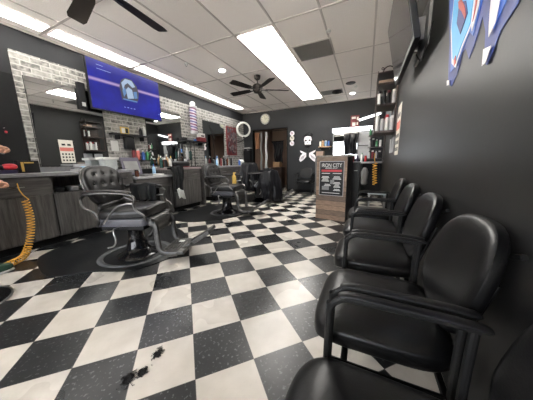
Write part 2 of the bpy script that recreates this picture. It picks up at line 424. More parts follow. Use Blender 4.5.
for a, b in (((DX0-.03, DZ+.03), 0), ((DX1, DZ+.03), 0)): w.b2((a[0], YB-.015, 0), (a[0]+.03, YB+.13, a[1]))
w.b2((DX0, YB-.015, DZ), (DX1, YB+.13, DZ+.03)); struct(w.build('trim_2', 'kick', smooth=False), 'dark frame around the doorway')
struct(MB().b2((DX1+.03, YB-.012, 0), (XR, YB, .10)).build('baseboard_back', 'kick', smooth=False))
struct(MB().b2((XR-.012, YF, 0), (XR, YB-.012, .10)).build('baseboard_right', 'kick', smooth=False))
# storefront behind the camera
w = MB(); w.b2((XL, YF-.12, 0), (XR, YF, .45)); w.b2((XL, YF-.12, 2.5), (XR, YF, H)); w.b2((XL, YF-.12, .45), (XL+.3, YF, 2.5)); w.b2((XR-.2, YF-.12, .45), (XR, YF, 2.5))
struct(w.build('wall_front', 'wall', smooth=False), 'storefront wall with wide windows')
w = MB()
x0, x1 = XL+.3, XR-.2
for x in [x0+(x1-x0)*k/3 for k in range(4)]: w.b2((x-.03, YF-.09, .45), (x+.03, YF-.03, 2.5))
w.b2((x0, YF-.09, .45), (x1, YF-.03, .5)); w.b2((x0, YF-.09, 2.45), (x1, YF-.03, 2.5)); struct(w.build('window_1', 'grey', smooth=False), 'storefront window frame')
struct(MB().b2((x0, YF-.065, .5), (x1, YF-.058, 2.45)).build('window_2', 'pane', smooth=False), 'storefront window glass')
# brick veneer, black panel
struct(MB().b2((XL, 1.35, .96), (XL+.02, YB, 2.56)).build('trim_3', 'brick', smooth=False), 'whitewashed grey brick veneer along the left wall')
BX = XL+.02

# ------------------------------------------------------------------ lights
def fixture(x0, x1, y0, y1, lm, label, group):
    t = thing('ceiling_light', label, 'light', ((x0+x1)/2, (y0+y1)/2, H-.03), 0, group, True)
    f = MB(); z0, z1 = H-.012, H-.0065
    for a, b in (((x0, y0), (x1, y0+.02)), ((x0, y1-.02), (x1, y1)), ((x0, y0+.02), (x0+.02, y1-.02)), ((x1-.02, y0+.02), (x1, y1-.02))): f.b2((*a, z0), (*b, z1))
    f.build('frame', 'grid', t, False)
    MB().b2((x0+.02, y0+.02, z0+.002), (x1-.02, y1-.02, z1)).build('diffuser', lm, t, False)
names = ['nearest wide fluorescent panel of three in the middle of the ceiling', 'middle wide fluorescent panel of the three on the ceiling', 'farthest wide fluorescent panel of three, nearest the back wall']
for k in range(3): fixture(-1.82, -1.235, 2.912+1.22*k, 4.108+1.22*k, 'light', names[k], 'wide fluorescent panels')
sn = ['narrow strip light over the left edge, cut by the photo corner', 'narrow ceiling strip light above the left end of the television', 'narrow ceiling strip light directly above the right end of the blue television', 'narrow ceiling strip light above the barber pole', 'narrow ceiling strip light farthest away, near the back wall']
for k in range(5): fixture(-4.13, -3.84, .475+1.22*k, 1.665+1.22*k, 'striplight', sn[k], 'narrow strip lights along the left wall')
for x, y, l in ((-2.67, 3.75, 'glowing recessed round ceiling spot left of the wide light panels'), (-.44, 6.5, 'glowing recessed round ceiling spot near the back wall')):
    t = thing('recessed_spotlight', l, 'light', (x, y, H-.02), 0, 'recessed ceiling spots', True)
    MB().lathe([(.075, -.012), (.085, 0), (.06, 0)], (x, y, H-.006)).build('trim_ring', 'white', t)
    MB().sup((x, y, H-.024), (.11, .11, .03), 1, 1).build('bulb', 'can', t)
tag(MB().lathe([(.10, -.012), (.11, -.006), (.11, 0), (.03, 0)], (-.44, 5.7, H-.004)).build('ceiling_speaker', 'black'), 'round black speaker grille in the ceiling near the back wall', 'speaker')
t = thing('return_vent', 'square grey return air grille in the ceiling beside the light panels', 'vent', (-.88, 3.84, H-.02), 0, None, True)
MB().b2((-1.19, 3.56, H-.014), (-.585, 4.11, H-.0065)).build('frame', 'grid', t, False)
f = MB()
for k in range(26): f.box((-.8875, 3.60+.0185*k, H-.019), (.56, .012, .002), rotm(rx=.6))
f.b2((-1.165, 3.585, H-.0165), (-.61, 4.085, H-.0145)); f.build('louvre', 'vent', t, False)
t = thing('supply_vent', 'long supply air diffuser with curved vanes near the back wall', 'vent', (-.95, 6.15, H-.03), 0, None, True)
f = MB(); f.b2((-1.19, 6.0, H-.012), (-.66, 6.35, H-.0065)); f.build('frame', 'grey', t, False)
f = MB()
for k in range(6): f.lathe([(.13-.02*k, -.01), (.14-.02*k, -.03), (.135-.02*k, -.03), (.125-.02*k, -.01)], (-.80, 6.17, H-.002), sx=.9, sy=1.1)
f.build('diffuser_cone', 'black', t)
for x, y, l in ((-3.05, 3.2, 'small brass sprinkler head left of the recessed spot'), (-.58, 3.35, 'small sprinkler head beside the square return grille'), (-.33, 5.9, 'small sprinkler head beside the round black speaker')):
    t = thing('sprinkler_head', l, 'sprinkler', (x, y, H-.08), 0, 'ceiling sprinklers', True)
    MB().lathe([(.035, 0), (.035, .006), (.01, .01), (.01, .03)], (x, y, H-.036)).build('escutcheon', 'white', t)
    f = MB(); f.tube([(x-.02, y, H-.035), (x-.022, y, H-.06), (x, y, H-.08)], .003, 6); f.tube([(x+.02, y, H-.035), (x+.022, y, H-.06), (x, y, H-.08)], .003, 6); f.build('deflector', 'grey', t)
t = thing('smoke_detector', 'small white round detector on the ceiling between the fan blades', 'detector', (-2.75, 1.62, H-.05), 0, None, True)
MB().lathe([(.03, -.03), (.045, -.02), (.05, -.006), (.05, 0)], (-2.75, 1.62, H-.006)).build('dome', 'white', t)

def fan(x, y, z, a0, label):
    t = thing('ceiling_fan', label, 'fan', (x, y, z-.12), 0, 'ceiling fans', True)
    MB().lathe([(.02, -.09), (.06, -.06), (.07, 0)], (x, y, H-.006)).build('canopy', 'fanblade', t)
    MB().tube([(x, y, z+.08), (x, y, H-.05)], .013, 10).build('downrod', 'fanblade', t)
    MB().lathe([(.03, -.09), (.075, -.075), (.10, -.03), (.11, .03), (.09, .07), (.03, .10)], (x, y, z)).build('motor_housing', 'fanblade', t)
    for k in range(5):
        a = math.radians(a0+72*k); R = Matrix.Rotation(a, 4, 'Z') @ Matrix.Rotation(.2, 4, 'X')
        f = MB(); poly = [(.17, -.045), (.24, -.06), (.62, -.075), (.68, -.06), (.68, .06), (.62, .075), (.24, .06), (.17, .045)]
        ux, uy = R.to_3x3() @ Vector((1, 0, 0)), R.to_3x3() @ Vector((0, 1, 0))
        f.prism(poly, Vector((x, y, z-.02)), ux, uy, .008); bl = f.build('blade', 'fanblade', t, False)
        f = MB(); f.box(Vector((x, y, z-.028))+ux*.15, (.16, .03, .008), R); f.build('bracket', 'black', bl, False)
fan(-2.05, 1.21, 2.5, 94, 'dark ceiling fan nearest the camera, only two blades in view')
fan(-2.19, 4.32, 2.6, 33, 'dark five-blade ceiling fan farther back beside the light panels')

# ------------------------------------------------------------------ waiting chairs
def guest_chair():
    t = thing('waiting_chair', 'x', 'chair', (0, 0, 0), 0, 'black waiting chairs along the right wall')
    def sf(v):
        k = 1+.0*v.x
        z = v.z - .035*max(0, (-v.x-.12)/.12)**2*1.0 if v.x < -.12 else v.z
        z += .012*(1-(v.y/.25)**2) if v.z > 0 else 0
        return Vector((v.x, v.y*(1-.10*(v.x+.25)), z))
    MB().sup((-.03, 0, .442), (.46, .50, .095), .5, .42, 44, 18, fn=sf).build('seat', 'leather', t)
    def bf(v):   # local x = height axis, y = width, z = thickness
        return Vector((v.x, v.y*(1-.16*(v.x/.2)), v.z-.55*v.y*v.y+.01))
    R = Matrix(((math.cos(1.30), 0, -math.sin(1.30), 0), (0, 1, 0, 0), (math.sin(1.30), 0, math.cos(1.30), 0), (0, 0, 0, 1)))
    MB().sup((.23, 0, .672), (.40, .43, .065), .55, .78, 44, 16, R=R, fn=lambda v: Vector((v.x, v.y*(1-.05*(v.x/.2)), v.z+.5*v.y*v.y))).build('backrest', 'leather', t)
    for s in (-1, 1):
        y = .268*s
        p = [(-.19, y, 0.0), (-.175, y, .59)]+arc((-.115, y, .60), .06, PI, PI/2, 6)+[(.10, y, .662), (.17, y, .658)]
        MB().tube(spline(p, 3), .011, 10).build('front_leg', 'blackmetal', t)
        p = [(.20, y, 0.0), (.16, y, .35), (.16, y, .655)]
        MB().tube(spline(p, 5), .011, 10).build('rear_leg', 'blackmetal', t)
        MB().tube(spline([(-.150, y, .664), (-.11, y, .673), (.0, y, .672), (.12, y, .670), (.19, y, .664)], 5), [.010]+[.014]*19+[.010], 12, flat=(1.2, .5)).build('armrest', 'black', t)
        MB().sup((-.19, y, .006), (.032, .032, .012), .6, 1, 12, 6).build('foot_cap', 'black', t)
    f = MB(); f.tube([(-.13, -.268, .38), (-.13, .268, .38)], .011, 8); f.tube([(.15, -.268, .38), (.15, .268, .38)], .011, 8)
    f.tube([(-.19, -.268, .38), (.21, -.268, .38)], .010, 8); f.tube([(-.19, .268, .38), (.21, .268, .38)], .010, 8)
    f.tube([(.15, -.15, .38), (.19, -.15, .46), (.265, -.15, .70)], .009, 8); f.tube([(.15, .15, .38), (.19, .15, .46), (.265, .15, .70)], .009, 8); f.tube([(.295, -.17, .80), (.275, 0, .74), (.295, .17, .80)], .009, 8); f.build('seat_frame', 'blackmetal', t)
    return t
gl = ['nearest black waiting chair, cut off by the lower right corner', 'second black waiting chair from the camera, its tall rounded back largest in view',
      'third black waiting chair from the camera along the right wall', 'fourth black waiting chair from the camera, behind the third', 'farthest black waiting chair of the row, nearest the wooden podium']
gc = guest_chair(); gc.location = (.10, .34, 0); gc['label'] = gl[0]
for k in range(1, 5): dup(gc, (.10, .34+.59*k, 0), 0, gl[k])
sc = dup(gc, (-1.77, 6.72, 0), PI/2+.0, 'black side chair alone against the back wall below the painted skull'); del sc['group']
sc['label'] = 'black side chair standing alone at the back wall left of the podium'

# ------------------------------------------------------------------ barber chairs
def barber_chair():
    t = thing('barber_chair', 'x', 'barber chair', (0, 0, 0), 0, 'vintage tufted barber chairs')
    MB().lathe([(.225, 0), (.225, .012), (.205, .035), (.15, .06), (.115, .10), (.09, .20), (.085, .30), (.11, .36)], seg=32).build('pump_base', 'gloss', t)
    b = MB()
    for k in range(6):
        a = k*PI/3; b.lathe([(.012, 0), (.012, .01), (.006, .014)], (.165*math.cos(a), .165*math.sin(a), .035), 8)
    b.build('base_bolts', 'chrome', t)
    MB().box((0, 0, .385), (.46, .44, .05), bev=.012).build('seat_pan', 'black', t)
    MB().sup((.02, 0, .455), (.56, .56, .09), .25, .28, 40, 8).build('seat_frame', 'sidegrey', t)
    def cf(v): return Vector((v.x, v.y, v.z+(.02*(1-(v.y/.27)**2) if v.z > 0 else 0)+(.015*v.x/.3)))
    MB().sup((.03, 0, .535), (.56, .52, .12), .45, .3, 40, 14, fn=cf).build('seat_cushion', 'leather2', t)
    # curved calf panel
    MB().grid(lambda u, v: Vector((.31+.05*math.sin(v*PI)-.03*v, (u-.5)*.44, .50-.22*v)), 8, 8).build('calf_panel', 'chromedark', t, solid=.02)
    # tufted back: pad stands in yz plane leaning back
    btn = []
    for r, (zz, n) in enumerate(((.13, 3), (.02, 4), (-.10, 3))):
        for k in range(n): btn.append(((k-(n-1)/2)*.125, zz))
    lean = .22
    R = rotm(ry=-lean)
    def back(v):
        d = 0
        if v.x > 0:
            for (by, bz) in btn: d += math.exp(-((v.y-by)**2+(v.z-bz)**2)/.00045)
        return Vector((v.x-.014*min(d, 1.0)+.25*v.y*v.y, v.y*(1+.10*v.z/.25), v.z))
    pad = MB()
    # dense front-facing pad as polar grid for the tufting
    W, Hh, Tk = .27, .225, .055
    def ol(th): 
        c, s = math.cos(th), math.sin(th); e = .8
        return (W*math.copysign(abs(c)**e, c), Hh*math.copysign(abs(s)**e, s))
    verts = []; faces = []; NU, NV = 56, 26
    for side in (1, -1):
        base = len(verts)
        for j in range(NV+1):
            q = j/NV; r = math.sin(q*PI/2); xx = side*Tk*math.cos(q*PI/2)**.55
            for i in range(NU):
                y, z = ol(2*PI*i/NU); verts.append(back(Vector((xx, y*r, z*r))))
        for j in range(NV):
            for i in range(NU): faces.append([base+j*NU+i, base+j*NU+(i+1) % NU, base+(j+1)*NU+(i+1) % NU, base+(j+1)*NU+i])
    verts = [R @ v + Vector((-.30, 0, .83)) for v in verts]
    pad.mesh(verts, faces); bmesh.ops.remove_doubles(pad.bm, verts=pad.bm.verts, dist=1e-4)
    bk = pad.build('backrest', 'leather2', t)
    for (by, bz) in btn:
        p = R @ Vector((Tk-.014+.25*by*by, by*(1+.10*bz/.25), bz)) + Vector((-.30, 0, .83))
        MB().sup(p, (.014, .022, .022), 1, 1, 10, 6).build('button', 'gloss', bk)
    # rim of back
    rim = [R @ Vector((-.02+.25*(ol(2*PI*i/40)[0])**2, ol(2*PI*i/40)[0]*1.0*(1+.10*ol(2*PI*i/40)[1]/.25), ol(2*PI*i/40)[1])) + Vector((-.30, 0, .83)) for i in range(40)]
    MB().tube(rim, .010, 8, closed=True).build('back_rim', 'chromedark', t)
    MB().sup((-.235, 0, .60), (.07, .42, .10), .6, .5).build('lumbar_pad', 'leather2', t)
    for s in (-1, 1):
        y = .315*s
        # arm: chrome scroll
        p = [(-.34, y*.9, .72), (-.26, y, .765), (-.10, y, .778), (.08, y, .773), (.20, y, .755), (.235, y, .715), (.215, y, .66), (.235, y, .60), (.30, y*.97, .545), (.315, y*.93, .49)]
        MB().tube(spline(p, 5), .012, 10, flat=(1.4, .8)).build('arm_frame', 'chromedark', t)
        MB().tube(spline([(-.28, y, .782), (-.10, y, .800), (.08, y, .796), (.20, y, .775)], 5), [.014]+[.024]*14+[.012], 12, flat=(1.3, .7)).build('armrest', 'leather2', t)
        p = [(-.34, y*.9, .72), (-.30, y, .64), (-.20, y, .585), (-.16, y, .50), (-.20, y*.95, .43)]
        MB().tube(spline(p, 5), .013, 8).build('back_bracket', 'chromedark', t)
        MB().tube(spline([(-.12, y, .46), (.02, y, .62), (.13, y, .665), (.21, y, .665)], 5), .009, 8).build('arm_brace', 'chrome', t)
        # footrest side rails
        y2 = .20*s
        p = [(.27, y2, .44), (.345, y2, .40), (.355, y2, .25), (.37, y2, .13), (.44, y2, .085), (.56, y2, .085)]
        MB().tube(spline(p, 5), .028, 8, flat=(.8, 1.2)).build('footrest_rail', 'chromedark', t)
    f = MB(); f.box((.50, 0, .09), (.26, .42, .045), bev=.015)
    for k in range(6): f.box((.41+.035*k, 0, .116), (.012, .30, .008))
    f.build('foot_plate', 'chromedark', t)
    R2 = rotm(ry=-.56)
    f = MB(); f.box((.76, 0, .205), (.36, .20, .04), R2, bev=.008); f.box((.865, 0, .275), (.09, .28, .04), R2, bev=.008); f.box((.66, 0, .15), (.07, .30, .022), R2, bev=.008)
    for k in range(8): f.box((.66+.03*k*.88*.9, 0, .173+.03*k*.43), (.01, .14, .006), R2)
    f.build('toe_plate', 'chromedark', t)
    MB().tube(spline([(.0, -.27, .40), (.02, -.36, .42), (.04, -.40, .40), (.06, -.41, .32), (.03, -.41, .26), (-.03, -.41, .245)], 5), .009, 8).build('pump_lever', 'chrome', t)
    return t
bc = barber_chair(); bc.location = (-2.42, 1.52, 0); bc.rotation_euler = (0, 0, math.radians(24)); bc['label'] = 'nearest vintage tufted barber chair with chrome arms, beside the first station'
dup(bc, (-2.66, 3.68, 0), math.radians(7), 'second vintage tufted barber chair, with a yellow spray bottle behind its arm')
bc3 = dup(bc, (-2.60, 5.15, 0), math.radians(22), 'third barber chair, almost hidden under dark capes beside the doorway')

def floor_mat_thing(name, pts, z, label, ring=None):
    t = thing(name, label, 'mat', (sum(p[0] for p in pts)/len(pts), sum(p[1] for p in pts)/len(pts), 0), 0, 'black mats under the barber chairs', True)
    o = spline([(x, y, 0) for x, y in pts]+[(pts[0][0], pts[0][1], 0)], 5)[:-1]
    f = MB(); f.prism([(p.x, p.y) for p in o], (0, 0, .0005), (1, 0, 0), (0, 1, 0), z); f.build('mat_body', 'matrubber', t, False)
    if ring:
        f = MB(); f.tube([(ring[0]+ring[2]*math.cos(a*PI/24), ring[1]+ring[2]*math.sin(a*PI/24), z+.002) for a in range(48)], .030, 8, closed=True, flat=(1, .2, (0, 0, 1)))
        f.build('raised_rim', 'rim', t)
    return t
floor_mat_thing('floor_mat', [(-3.60, 1.25), (-3.42, .98), (-3.09, .86), (-2.70, .82), (-2.42, 1.04), (-2.08, 1.22), (-1.97, 1.60), (-2.15, 1.98), (-2.60, 2.36), (-3.15, 2.46), (-3.55, 2.30), (-3.62, 1.8)], .008, 'black rubber mat with a round rim under the nearest barber chair', (-2.45, 1.52, .36))
floor_mat_thing('floor_mat', [(-3.60, 2.9), (-3.0, 2.75), (-2.55, 3.02), (-2.33, 3.35), (-2.27, 3.75), (-2.45, 4.15), (-3.0, 4.4), (-3.55, 4.3), (-3.62, 3.6)], .008, 'black rubber mat under the second barber chair', (-2.66, 3.68, .33))
floor_mat_thing('floor_mat', [(-3.60, 4.9), (-3.0, 4.8), (-2.5, 5.0), (-2.3, 5.4), (-2.4, 5.9), (-3.0, 6.2), (-3.55, 6.1)], .008, 'black rubber mat under the third barber chair beside the doorway')
# base of a further barber chair at the left frame edge
t = thing('chair_base_disc', 'round black glossy disc with bright rim at the lower left frame edge', 'chair base', (-2.72, .30, 0), 0, None, True)
MB().lathe([(.30, 0), (.30, .008), (.27, .016), (.05, .03), (.05, .05)], (-2.76, .28, .0005), 48).build('disc', 'gloss', t)
MB().tube([(-2.76+.298*math.cos(a*PI/30), .28+.298*math.sin(a*PI/30), .008) for a in range(60)], .007, 8, closed=True).build('chrome_rim', 'chrome', t)

# ------------------------------------------------------------------ cloths
def cloth_over(name, label, c, ax, width, la, lb, seed, m, t=.03, cat='cape'):
    """cloth hung over a horizontal bar at c: ax = direction of the bar, falls la on one side and lb on the other"""
    rnd = random.Random(seed); ph = [rnd.uniform(0, 6) for _ in range(4)]
    ax = Vector(ax).normalized(); n = Vector((-ax.y, ax.x, 0)); c = Vector(c)
    def fn(u, v):
        s = -la+(la+lb)*v; w = (u-.5)*width
        d = abs(s); dr = min(1, max(0, d-.03)/.15)
        fold = dr*(.018*math.sin(u*17+ph[0]+s*4)+.010*math.sin(u*31+ph[1]))
        side = 1 if s > 0 else -1
        x = side*(t*min(1, d/.03)+fold*1.0+.01*dr)
        z = -max(0, d-.03)+.008*math.sin(u*9+ph[2])
        return c+ax*(w*(1-.22*dr*min(1, d/.4))+.012*math.sin(d*11+ph[3]))+n*x+Vector((0, 0, z+.012))
    f = MB(); f.grid(fn, 36, 40); o = f.build(name, m, solid=.004)
    return tag(o, label, cat)
rz = math.radians(24); e1 = Vector((math.cos(rz), math.sin(rz), 0)); e2 = Vector((-math.sin(rz), math.cos(rz), 0)); B1 = Vector((-2.42, 1.52, 0))
cloth_over('barber_cape', 'dark grey barber cape hung over the far arm of the nearest barber chair', B1+e1*(-.02)+e2*.322+Vector((0, 0, .805)), e1, .34, .24, .38, 3, 'cape2', .035)
# capes over the third chair: a shell falling over the back and arms
def shell(name, label, c, a, b, z0, z1, seed, m, lean=0):
    rnd = random.Random(seed); ph = [rnd.uniform(0, 6) for _ in range(5)]; c = Vector(c)
    def fn(u, v):
        th = 2*PI*u; 
        if v < .25: r = (v/.25)**.8*.78; z = z1-.02*(v/.25)**2+.02*math.sin(th*3+ph[0])*v*4
        else: q = (v-.25)/.75; r = .78+.22*min(1, q*2.2)+.12*q; z = z1-.02-(z1-z0+.06*math.sin(th*2+ph[1]))*q
        f = 1+(.16*math.sin(th*7+ph[2]+v*2)+.09*math.sin(th*13+ph[3]+v*3)+.05*math.sin(th*23+v*9))*max(0, v-.12)
        return c+Vector((a*r*f*math.cos(th), b*r*f*math.sin(th), z))
    g = MB(); g.grid(fn, 64, 26); bmesh.ops.remove_doubles(g.bm, verts=g.bm.verts, dist=1e-4)
    return tag(g.build(name, m, solid=.004), label, 'cape')
shell('barber_cape', 'shiny black cape spread over the back of the third barber chair', (-2.86, 5.05, 0), .24, .34, .30, 1.05, 4, 'cape')
shell('barber_cape', 'black cape heaped over the seat and arms of the third barber chair', (-2.36, 5.20, 0), .30, .40, .12, .86, 9, 'cape')
cloth_over('barber_cape', 'grey cloth hanging over the side of the third barber chair', (-2.30, 5.00, .90), (1, .4, 0), .22, .42, .30, 6, 'cape2', .03)

# ------------------------------------------------------------------ left wall stations
FX = -3.75; CT = .97
def cabinet(name, y0, y1, ztop, label, top_open=False, doors=2, drawer=True, group='grey laminate station cabinets', drawers=0):
    t = thing(name, label, 'cabinet', ((XL+FX)/2, (y0+y1)/2, 0), 0, group, True)
    zt = ztop-.045
    f = MB(); f.b2((XL+.012, y0, .1), (FX-.02, y0+.018, zt)); f.b2((XL+.012, y1-.018, .1), (FX-.02, y1, zt)); f.b2((XL+.012, y0, .1), (FX-.02, y1, .118)); f.b2((XL+.012, y0, zt-.018), (FX-.02, y1, zt)); f.b2((XL+.012, y0, .1), (XL+.022, y1, zt)); f.b2((XL+.012, y0, .68), (FX-.02, y1, .698))
    f.build('body', 'cab', t, False)
    MB().b2((XL+.02, y0, 0), (FX-.07, y1, .1)).build('toe_kick', 'kick', t, False)
    n = doors; g = .004
    if drawers:
        zz = .11; hh = (zt-.11)/drawers
        for k in range(drawers):
            d = MB().b2((FX-.018, y0+g, zz+k*hh+g), (FX, y1-g, zz+(k+1)*hh-g), bev=.002).build('drawer', 'cabh', t, False)
            MB().tube([(FX, (y0+y1)/2-.05, zz+(k+.6)*hh), (FX+.025, (y0+y1)/2-.05, zz+(k+.6)*hh), (FX+.025, (y0+y1)/2+.05, zz+(k+.6)*hh), (FX, (y0+y1)/2+.05, zz+(k+.6)*hh)], .005, 6).build('handle', 'chrome', d)
        return t
    ztd = .69
    for k in range(n):
        a = y0+(y1-y0)*k/n+g; b = y0+(y1-y0)*(k+1)/n-g
        d = MB().b2((FX-.018, a, .115), (FX, b, ztd-g), bev=.002).build('door', 'cab', t, False)
        if drawer and not top_open:
            d = MB().b2((FX-.018, a, ztd+g), (FX, b, zt-g), bev=.002).build('drawer', 'cabh', t, False)
            m_ = (a+b)/2; z = (ztd+zt)/2
            MB().tube([(FX-.001, m_-.07, z), (FX+.025, m_-.07, z), (FX+.025, m_+.07, z), (FX-.001, m_+.07, z)], .005, 6).build('handle', 'chrome', d)
    return t
cabinet('station_cabinet', 0.02, .68, CT, 'grey station cabinet at the left frame edge, partly out of view')
cabinet('station_cabinet', .684, 1.32, CT, 'grey station cabinet behind the orange coiled hose', doors=1)
cabinet('station_cabinet', 1.324, 2.10, CT, 'grey station cabinet with an open black cubby behind the nearest barber chair', top_open=True, doors=1)
cabinet('drawer_cabinet', 2.104, 2.42, CT, 'narrow grey drawer stack at the right end of the first counter', drawers=4)
cabinet('station_cabinet', 3.30, 4.12, CT, 'grey station cabinet with a pinkish counter under the second mirror', doors=2)
cabinet('station_cabinet', 4.75, 5.5, CT, 'grey station cabinet behind the second barber chair', doors=1)
cabinet('station_cabinet', 5.504, 6.5, CT, 'grey station cabinet farthest along the left wall', doors=2)
def worktop(y0, y1, z, m, label, fx=FX+.025):
    tag(MB().b2((XL+.022, y0, z-.043), (fx, y1, z), bev=.006).build('countertop', m, smooth=False), label, 'countertop', 'station countertops')
worktop(0, 2.44, CT, 'counter', 'long grey countertop under the first large mirror')
worktop(3.27, 4.15, CT, 'counter2', 'pinkish countertop under the second mirror')
worktop(4.72, 6.53, CT, 'counter', 'grey countertop under the third mirror')
struct(MB().b2((BX, 1.40, CT), (BX+.015, 2.44, CT+.07)).build('trim_4', 'counter', smooth=False), 'grey backsplash under the first mirror')
# lower desk between stations
t = thing('low_desk', 'lower grey desk between the first and second stations', 'desk', (-4.0, 2.87, 0), 0, None, True)
MB().b2((XL+.022, 2.46, .79), (FX+.03, 3.25, .83), bev=.006).build('desk_top', 'lgrey', t, False)
MB().b2((XL+.022, 2.47, 0), (FX, 2.49, .79)).build('side_panel', 'cab', t, False); MB().b2((XL+.022, 3.22, 0), (FX, 3.24, .79)).build('side_panel', 'cab', t, False)
MB().b2((FX-.02, 2.49, .60), (FX, 3.22, .79)).build('front_drawer', 'cabh', t, False)
MB().b2((FX-.06, 2.49, .05), (FX-.04, 3.22, .60)).build('modesty_panel', 'cab', t, False)
tag(MB().b2((XL+.025, 4.22, 0), (FX+.02, 4.26, CT+.02)).build('divider_panel', 'cabh', smooth=False), 'tall grey end panel beside the second station', 'panel')
# clutter inside the open cubby
for k, (y, mm, l) in enumerate(((1.42, 'black', 'black clipper lying at the left of the open cubby'), (1.58, 'grey', 'grey box in the middle of the open cubby'), (1.73, 'white', 'white brush handle in the open cubby'), (1.9, 'black', 'black case at the right of the open cubby'))):
    f = MB(); f.sup((FX-.10, y, .699+.035), (.16, .10, .07), .4, .4, 16, 8); f.tube([(FX-.06, y+.03, .74), (FX-.02, y+.05, .775)], .008, 6)
    tag(f.build('grooming_tool', mm), l, 'tool', 'tools in the open cubby')

# mirrors
def mirror(y0, y1, z0, z1, label, yaw=0):
    t = thing('wall_mirror', label, 'mirror', (BX+.01, (y0+y1)/2, z0), 0, 'large station mirrors', True)
    MB().b2((BX, y0, z0), (BX+.008, y1, z1)).build('backing', 'black', t, False)
    d = (y1-y0)*math.tan(yaw)
    MB().prism([(BX+.008, y0+.004), (BX+.014+d, y0+.004), (BX+.014, y1-.004), (BX+.008, y1-.004)], (0, 0, z0+.004), (1, 0, 0), (0, 1, 0), z1-z0-.008).build('mirror_glass', 'mirror', t, False)
mirror(1.43, 2.36, 1.045, 2.27, 'large frameless mirror above the first counter, left of the television', math.radians(1.2))
mirror(3.17, 4.13, 1.02, 2.27, 'large frameless mirror above the second counter')
mirror(4.93, 5.93, 1.02, 2.27, 'large frameless mirror above the third counter')
# black tool board at the far left
t = thing('tool_board', 'black wall board with hung clippers left of the brick edge', 'board', (XL+.02, .8, .98), 0, None, True)
MB().b2((XL+.003, .30, .98), (XL+.018, 1.335, 2.25)).build('board', 'black_panel', t, False)
for (y, z, m) in ((1.05, 1.68, 'black'), (1.16, 1.52, 'red'), (1.12, 1.25, 'grey'), (1.0, 1.3, 'black')):
    f = MB(); f.tube([(XL+.018, y, z+.03), (XL+.05, y, z+.03)], .005, 6); f.build('hook', 'chrome', t)
for (y, z, s, m, l) in ((1.03, 1.62, .05, 'black', 'round black cord loop hung at the top of the tool board'), (1.17, 1.50, .012, 'red', 'tiny red clip hung on the tool board'), (1.10, 1.24, .02, 'grey', 'small grey clipper hung low on the tool board')):
    f = MB()
    if s > .03: f.tube([(XL+.035, y+s*math.cos(a*PI/10), z+s*math.sin(a*PI/10)) for a in range(20)], .006, 6, closed=True)
    else: f.sup((XL+.035, y, z), (.02, s*2, s*2.4), .6, .6, 12, 8)
    tag(f.build('hung_tool', m), l, 'tool')

# ------------------------------------------------------------------ televisions
t = thing('television', 'large wall television showing a bright blue picture on the left wall', 'television', (-4.14, 2.805, 1.98), 0, None, True)
MB().b2((-4.17, 2.13, 1.975), (-4.12, 3.455, 2.765), bev=.004).build('casing', 'black', t, False)
s = MB().b2((-.0015, -.65, .012), (.0015, .65, .775)).build('screen', 'screen', t, False, local=True); s.location = (.0215, -.0125, .003)
TX = -4.1155
f = MB(); f.prism([(2.64, 2.23), (2.62, 2.45), (2.66, 2.57), (2.75, 2.63), (2.86, 2.63), (2.95, 2.54), (2.98, 2.42), (2.95, 2.27)], (TX, 0, 0), (0, 1, 0), (0, 0, 1), .001)
f.build('picture_emblem', 'scr_dark', t, False)
f = MB(); f.prism([(2.68, 2.40), (2.66, 2.52), (2.74, 2.61), (2.86, 2.61), (2.92, 2.52), (2.86, 2.49), (2.78, 2.55), (2.72, 2.50)], (TX+.001, 0, 0), (0, 1, 0), (0, 0, 1), .001)
f.prism([(2.75, 2.27), (2.73, 2.42), (2.78, 2.48), (2.85, 2.45), (2.87, 2.30)], (TX+.001, 0, 0), (0, 1, 0), (0, 0, 1), .001); f.build('picture_emblem_light', 'scr_white', t, False)
f = MB(); f.prism([(2.68, 2.28), (2.665, 2.40), (2.72, 2.46), (2.73, 2.36)], (TX+.001, 0, 0), (0, 1, 0), (0, 0, 1), .001); f.prism([(2.88, 2.30), (2.87, 2.42), (2.94, 2.44), (2.94, 2.32)], (TX+.001, 0, 0), (0, 1, 0), (0, 0, 1), .001)
f.prism([(2.66, 2.235), (2.66, 2.26), (2.93, 2.265), (2.93, 2.24)], (TX+.001, 0, 0), (0, 1, 0), (0, 0, 1), .001)
f.build('picture_emblem_cyan', 'scr_cyan', t, False)
f = MB()
for k in range(4): f.b2((TX, 2.66+.06*k, 2.10), (TX+.001, 2.69+.06*k, 2.112+.006*(k % 2)))
f.b2((TX, 2.28, 2.685), (TX+.001, 2.38, 2.692)); f.b2((TX, 2.28, 2.625), (TX+.001, 2.50, 2.633)); f.b2((TX, 3.38, 2.10), (TX+.001, 3.42, 2.115)); f.build('picture_text', 'scr_text', t, False)
f = MB(); f.box((-4.22, 2.8, 2.35), (.12, .5, .3)); f.build('wall_mount', 'black', t, False)
t = thing('media_box', 'narrow black box with a white sticker at the left edge of the television', 'box', (-4.22, 2.08, 1.96), 0, None, True)
MB().b2((-4.27, 2.02, 1.96), (-4.20, 2.115, 2.36), bev=.005).build('case', 'black', t, False)
MB().b2((-4.20, 2.04, 2.0), (-4.198, 2.09, 2.06)).build('sticker', 'white', t, False)
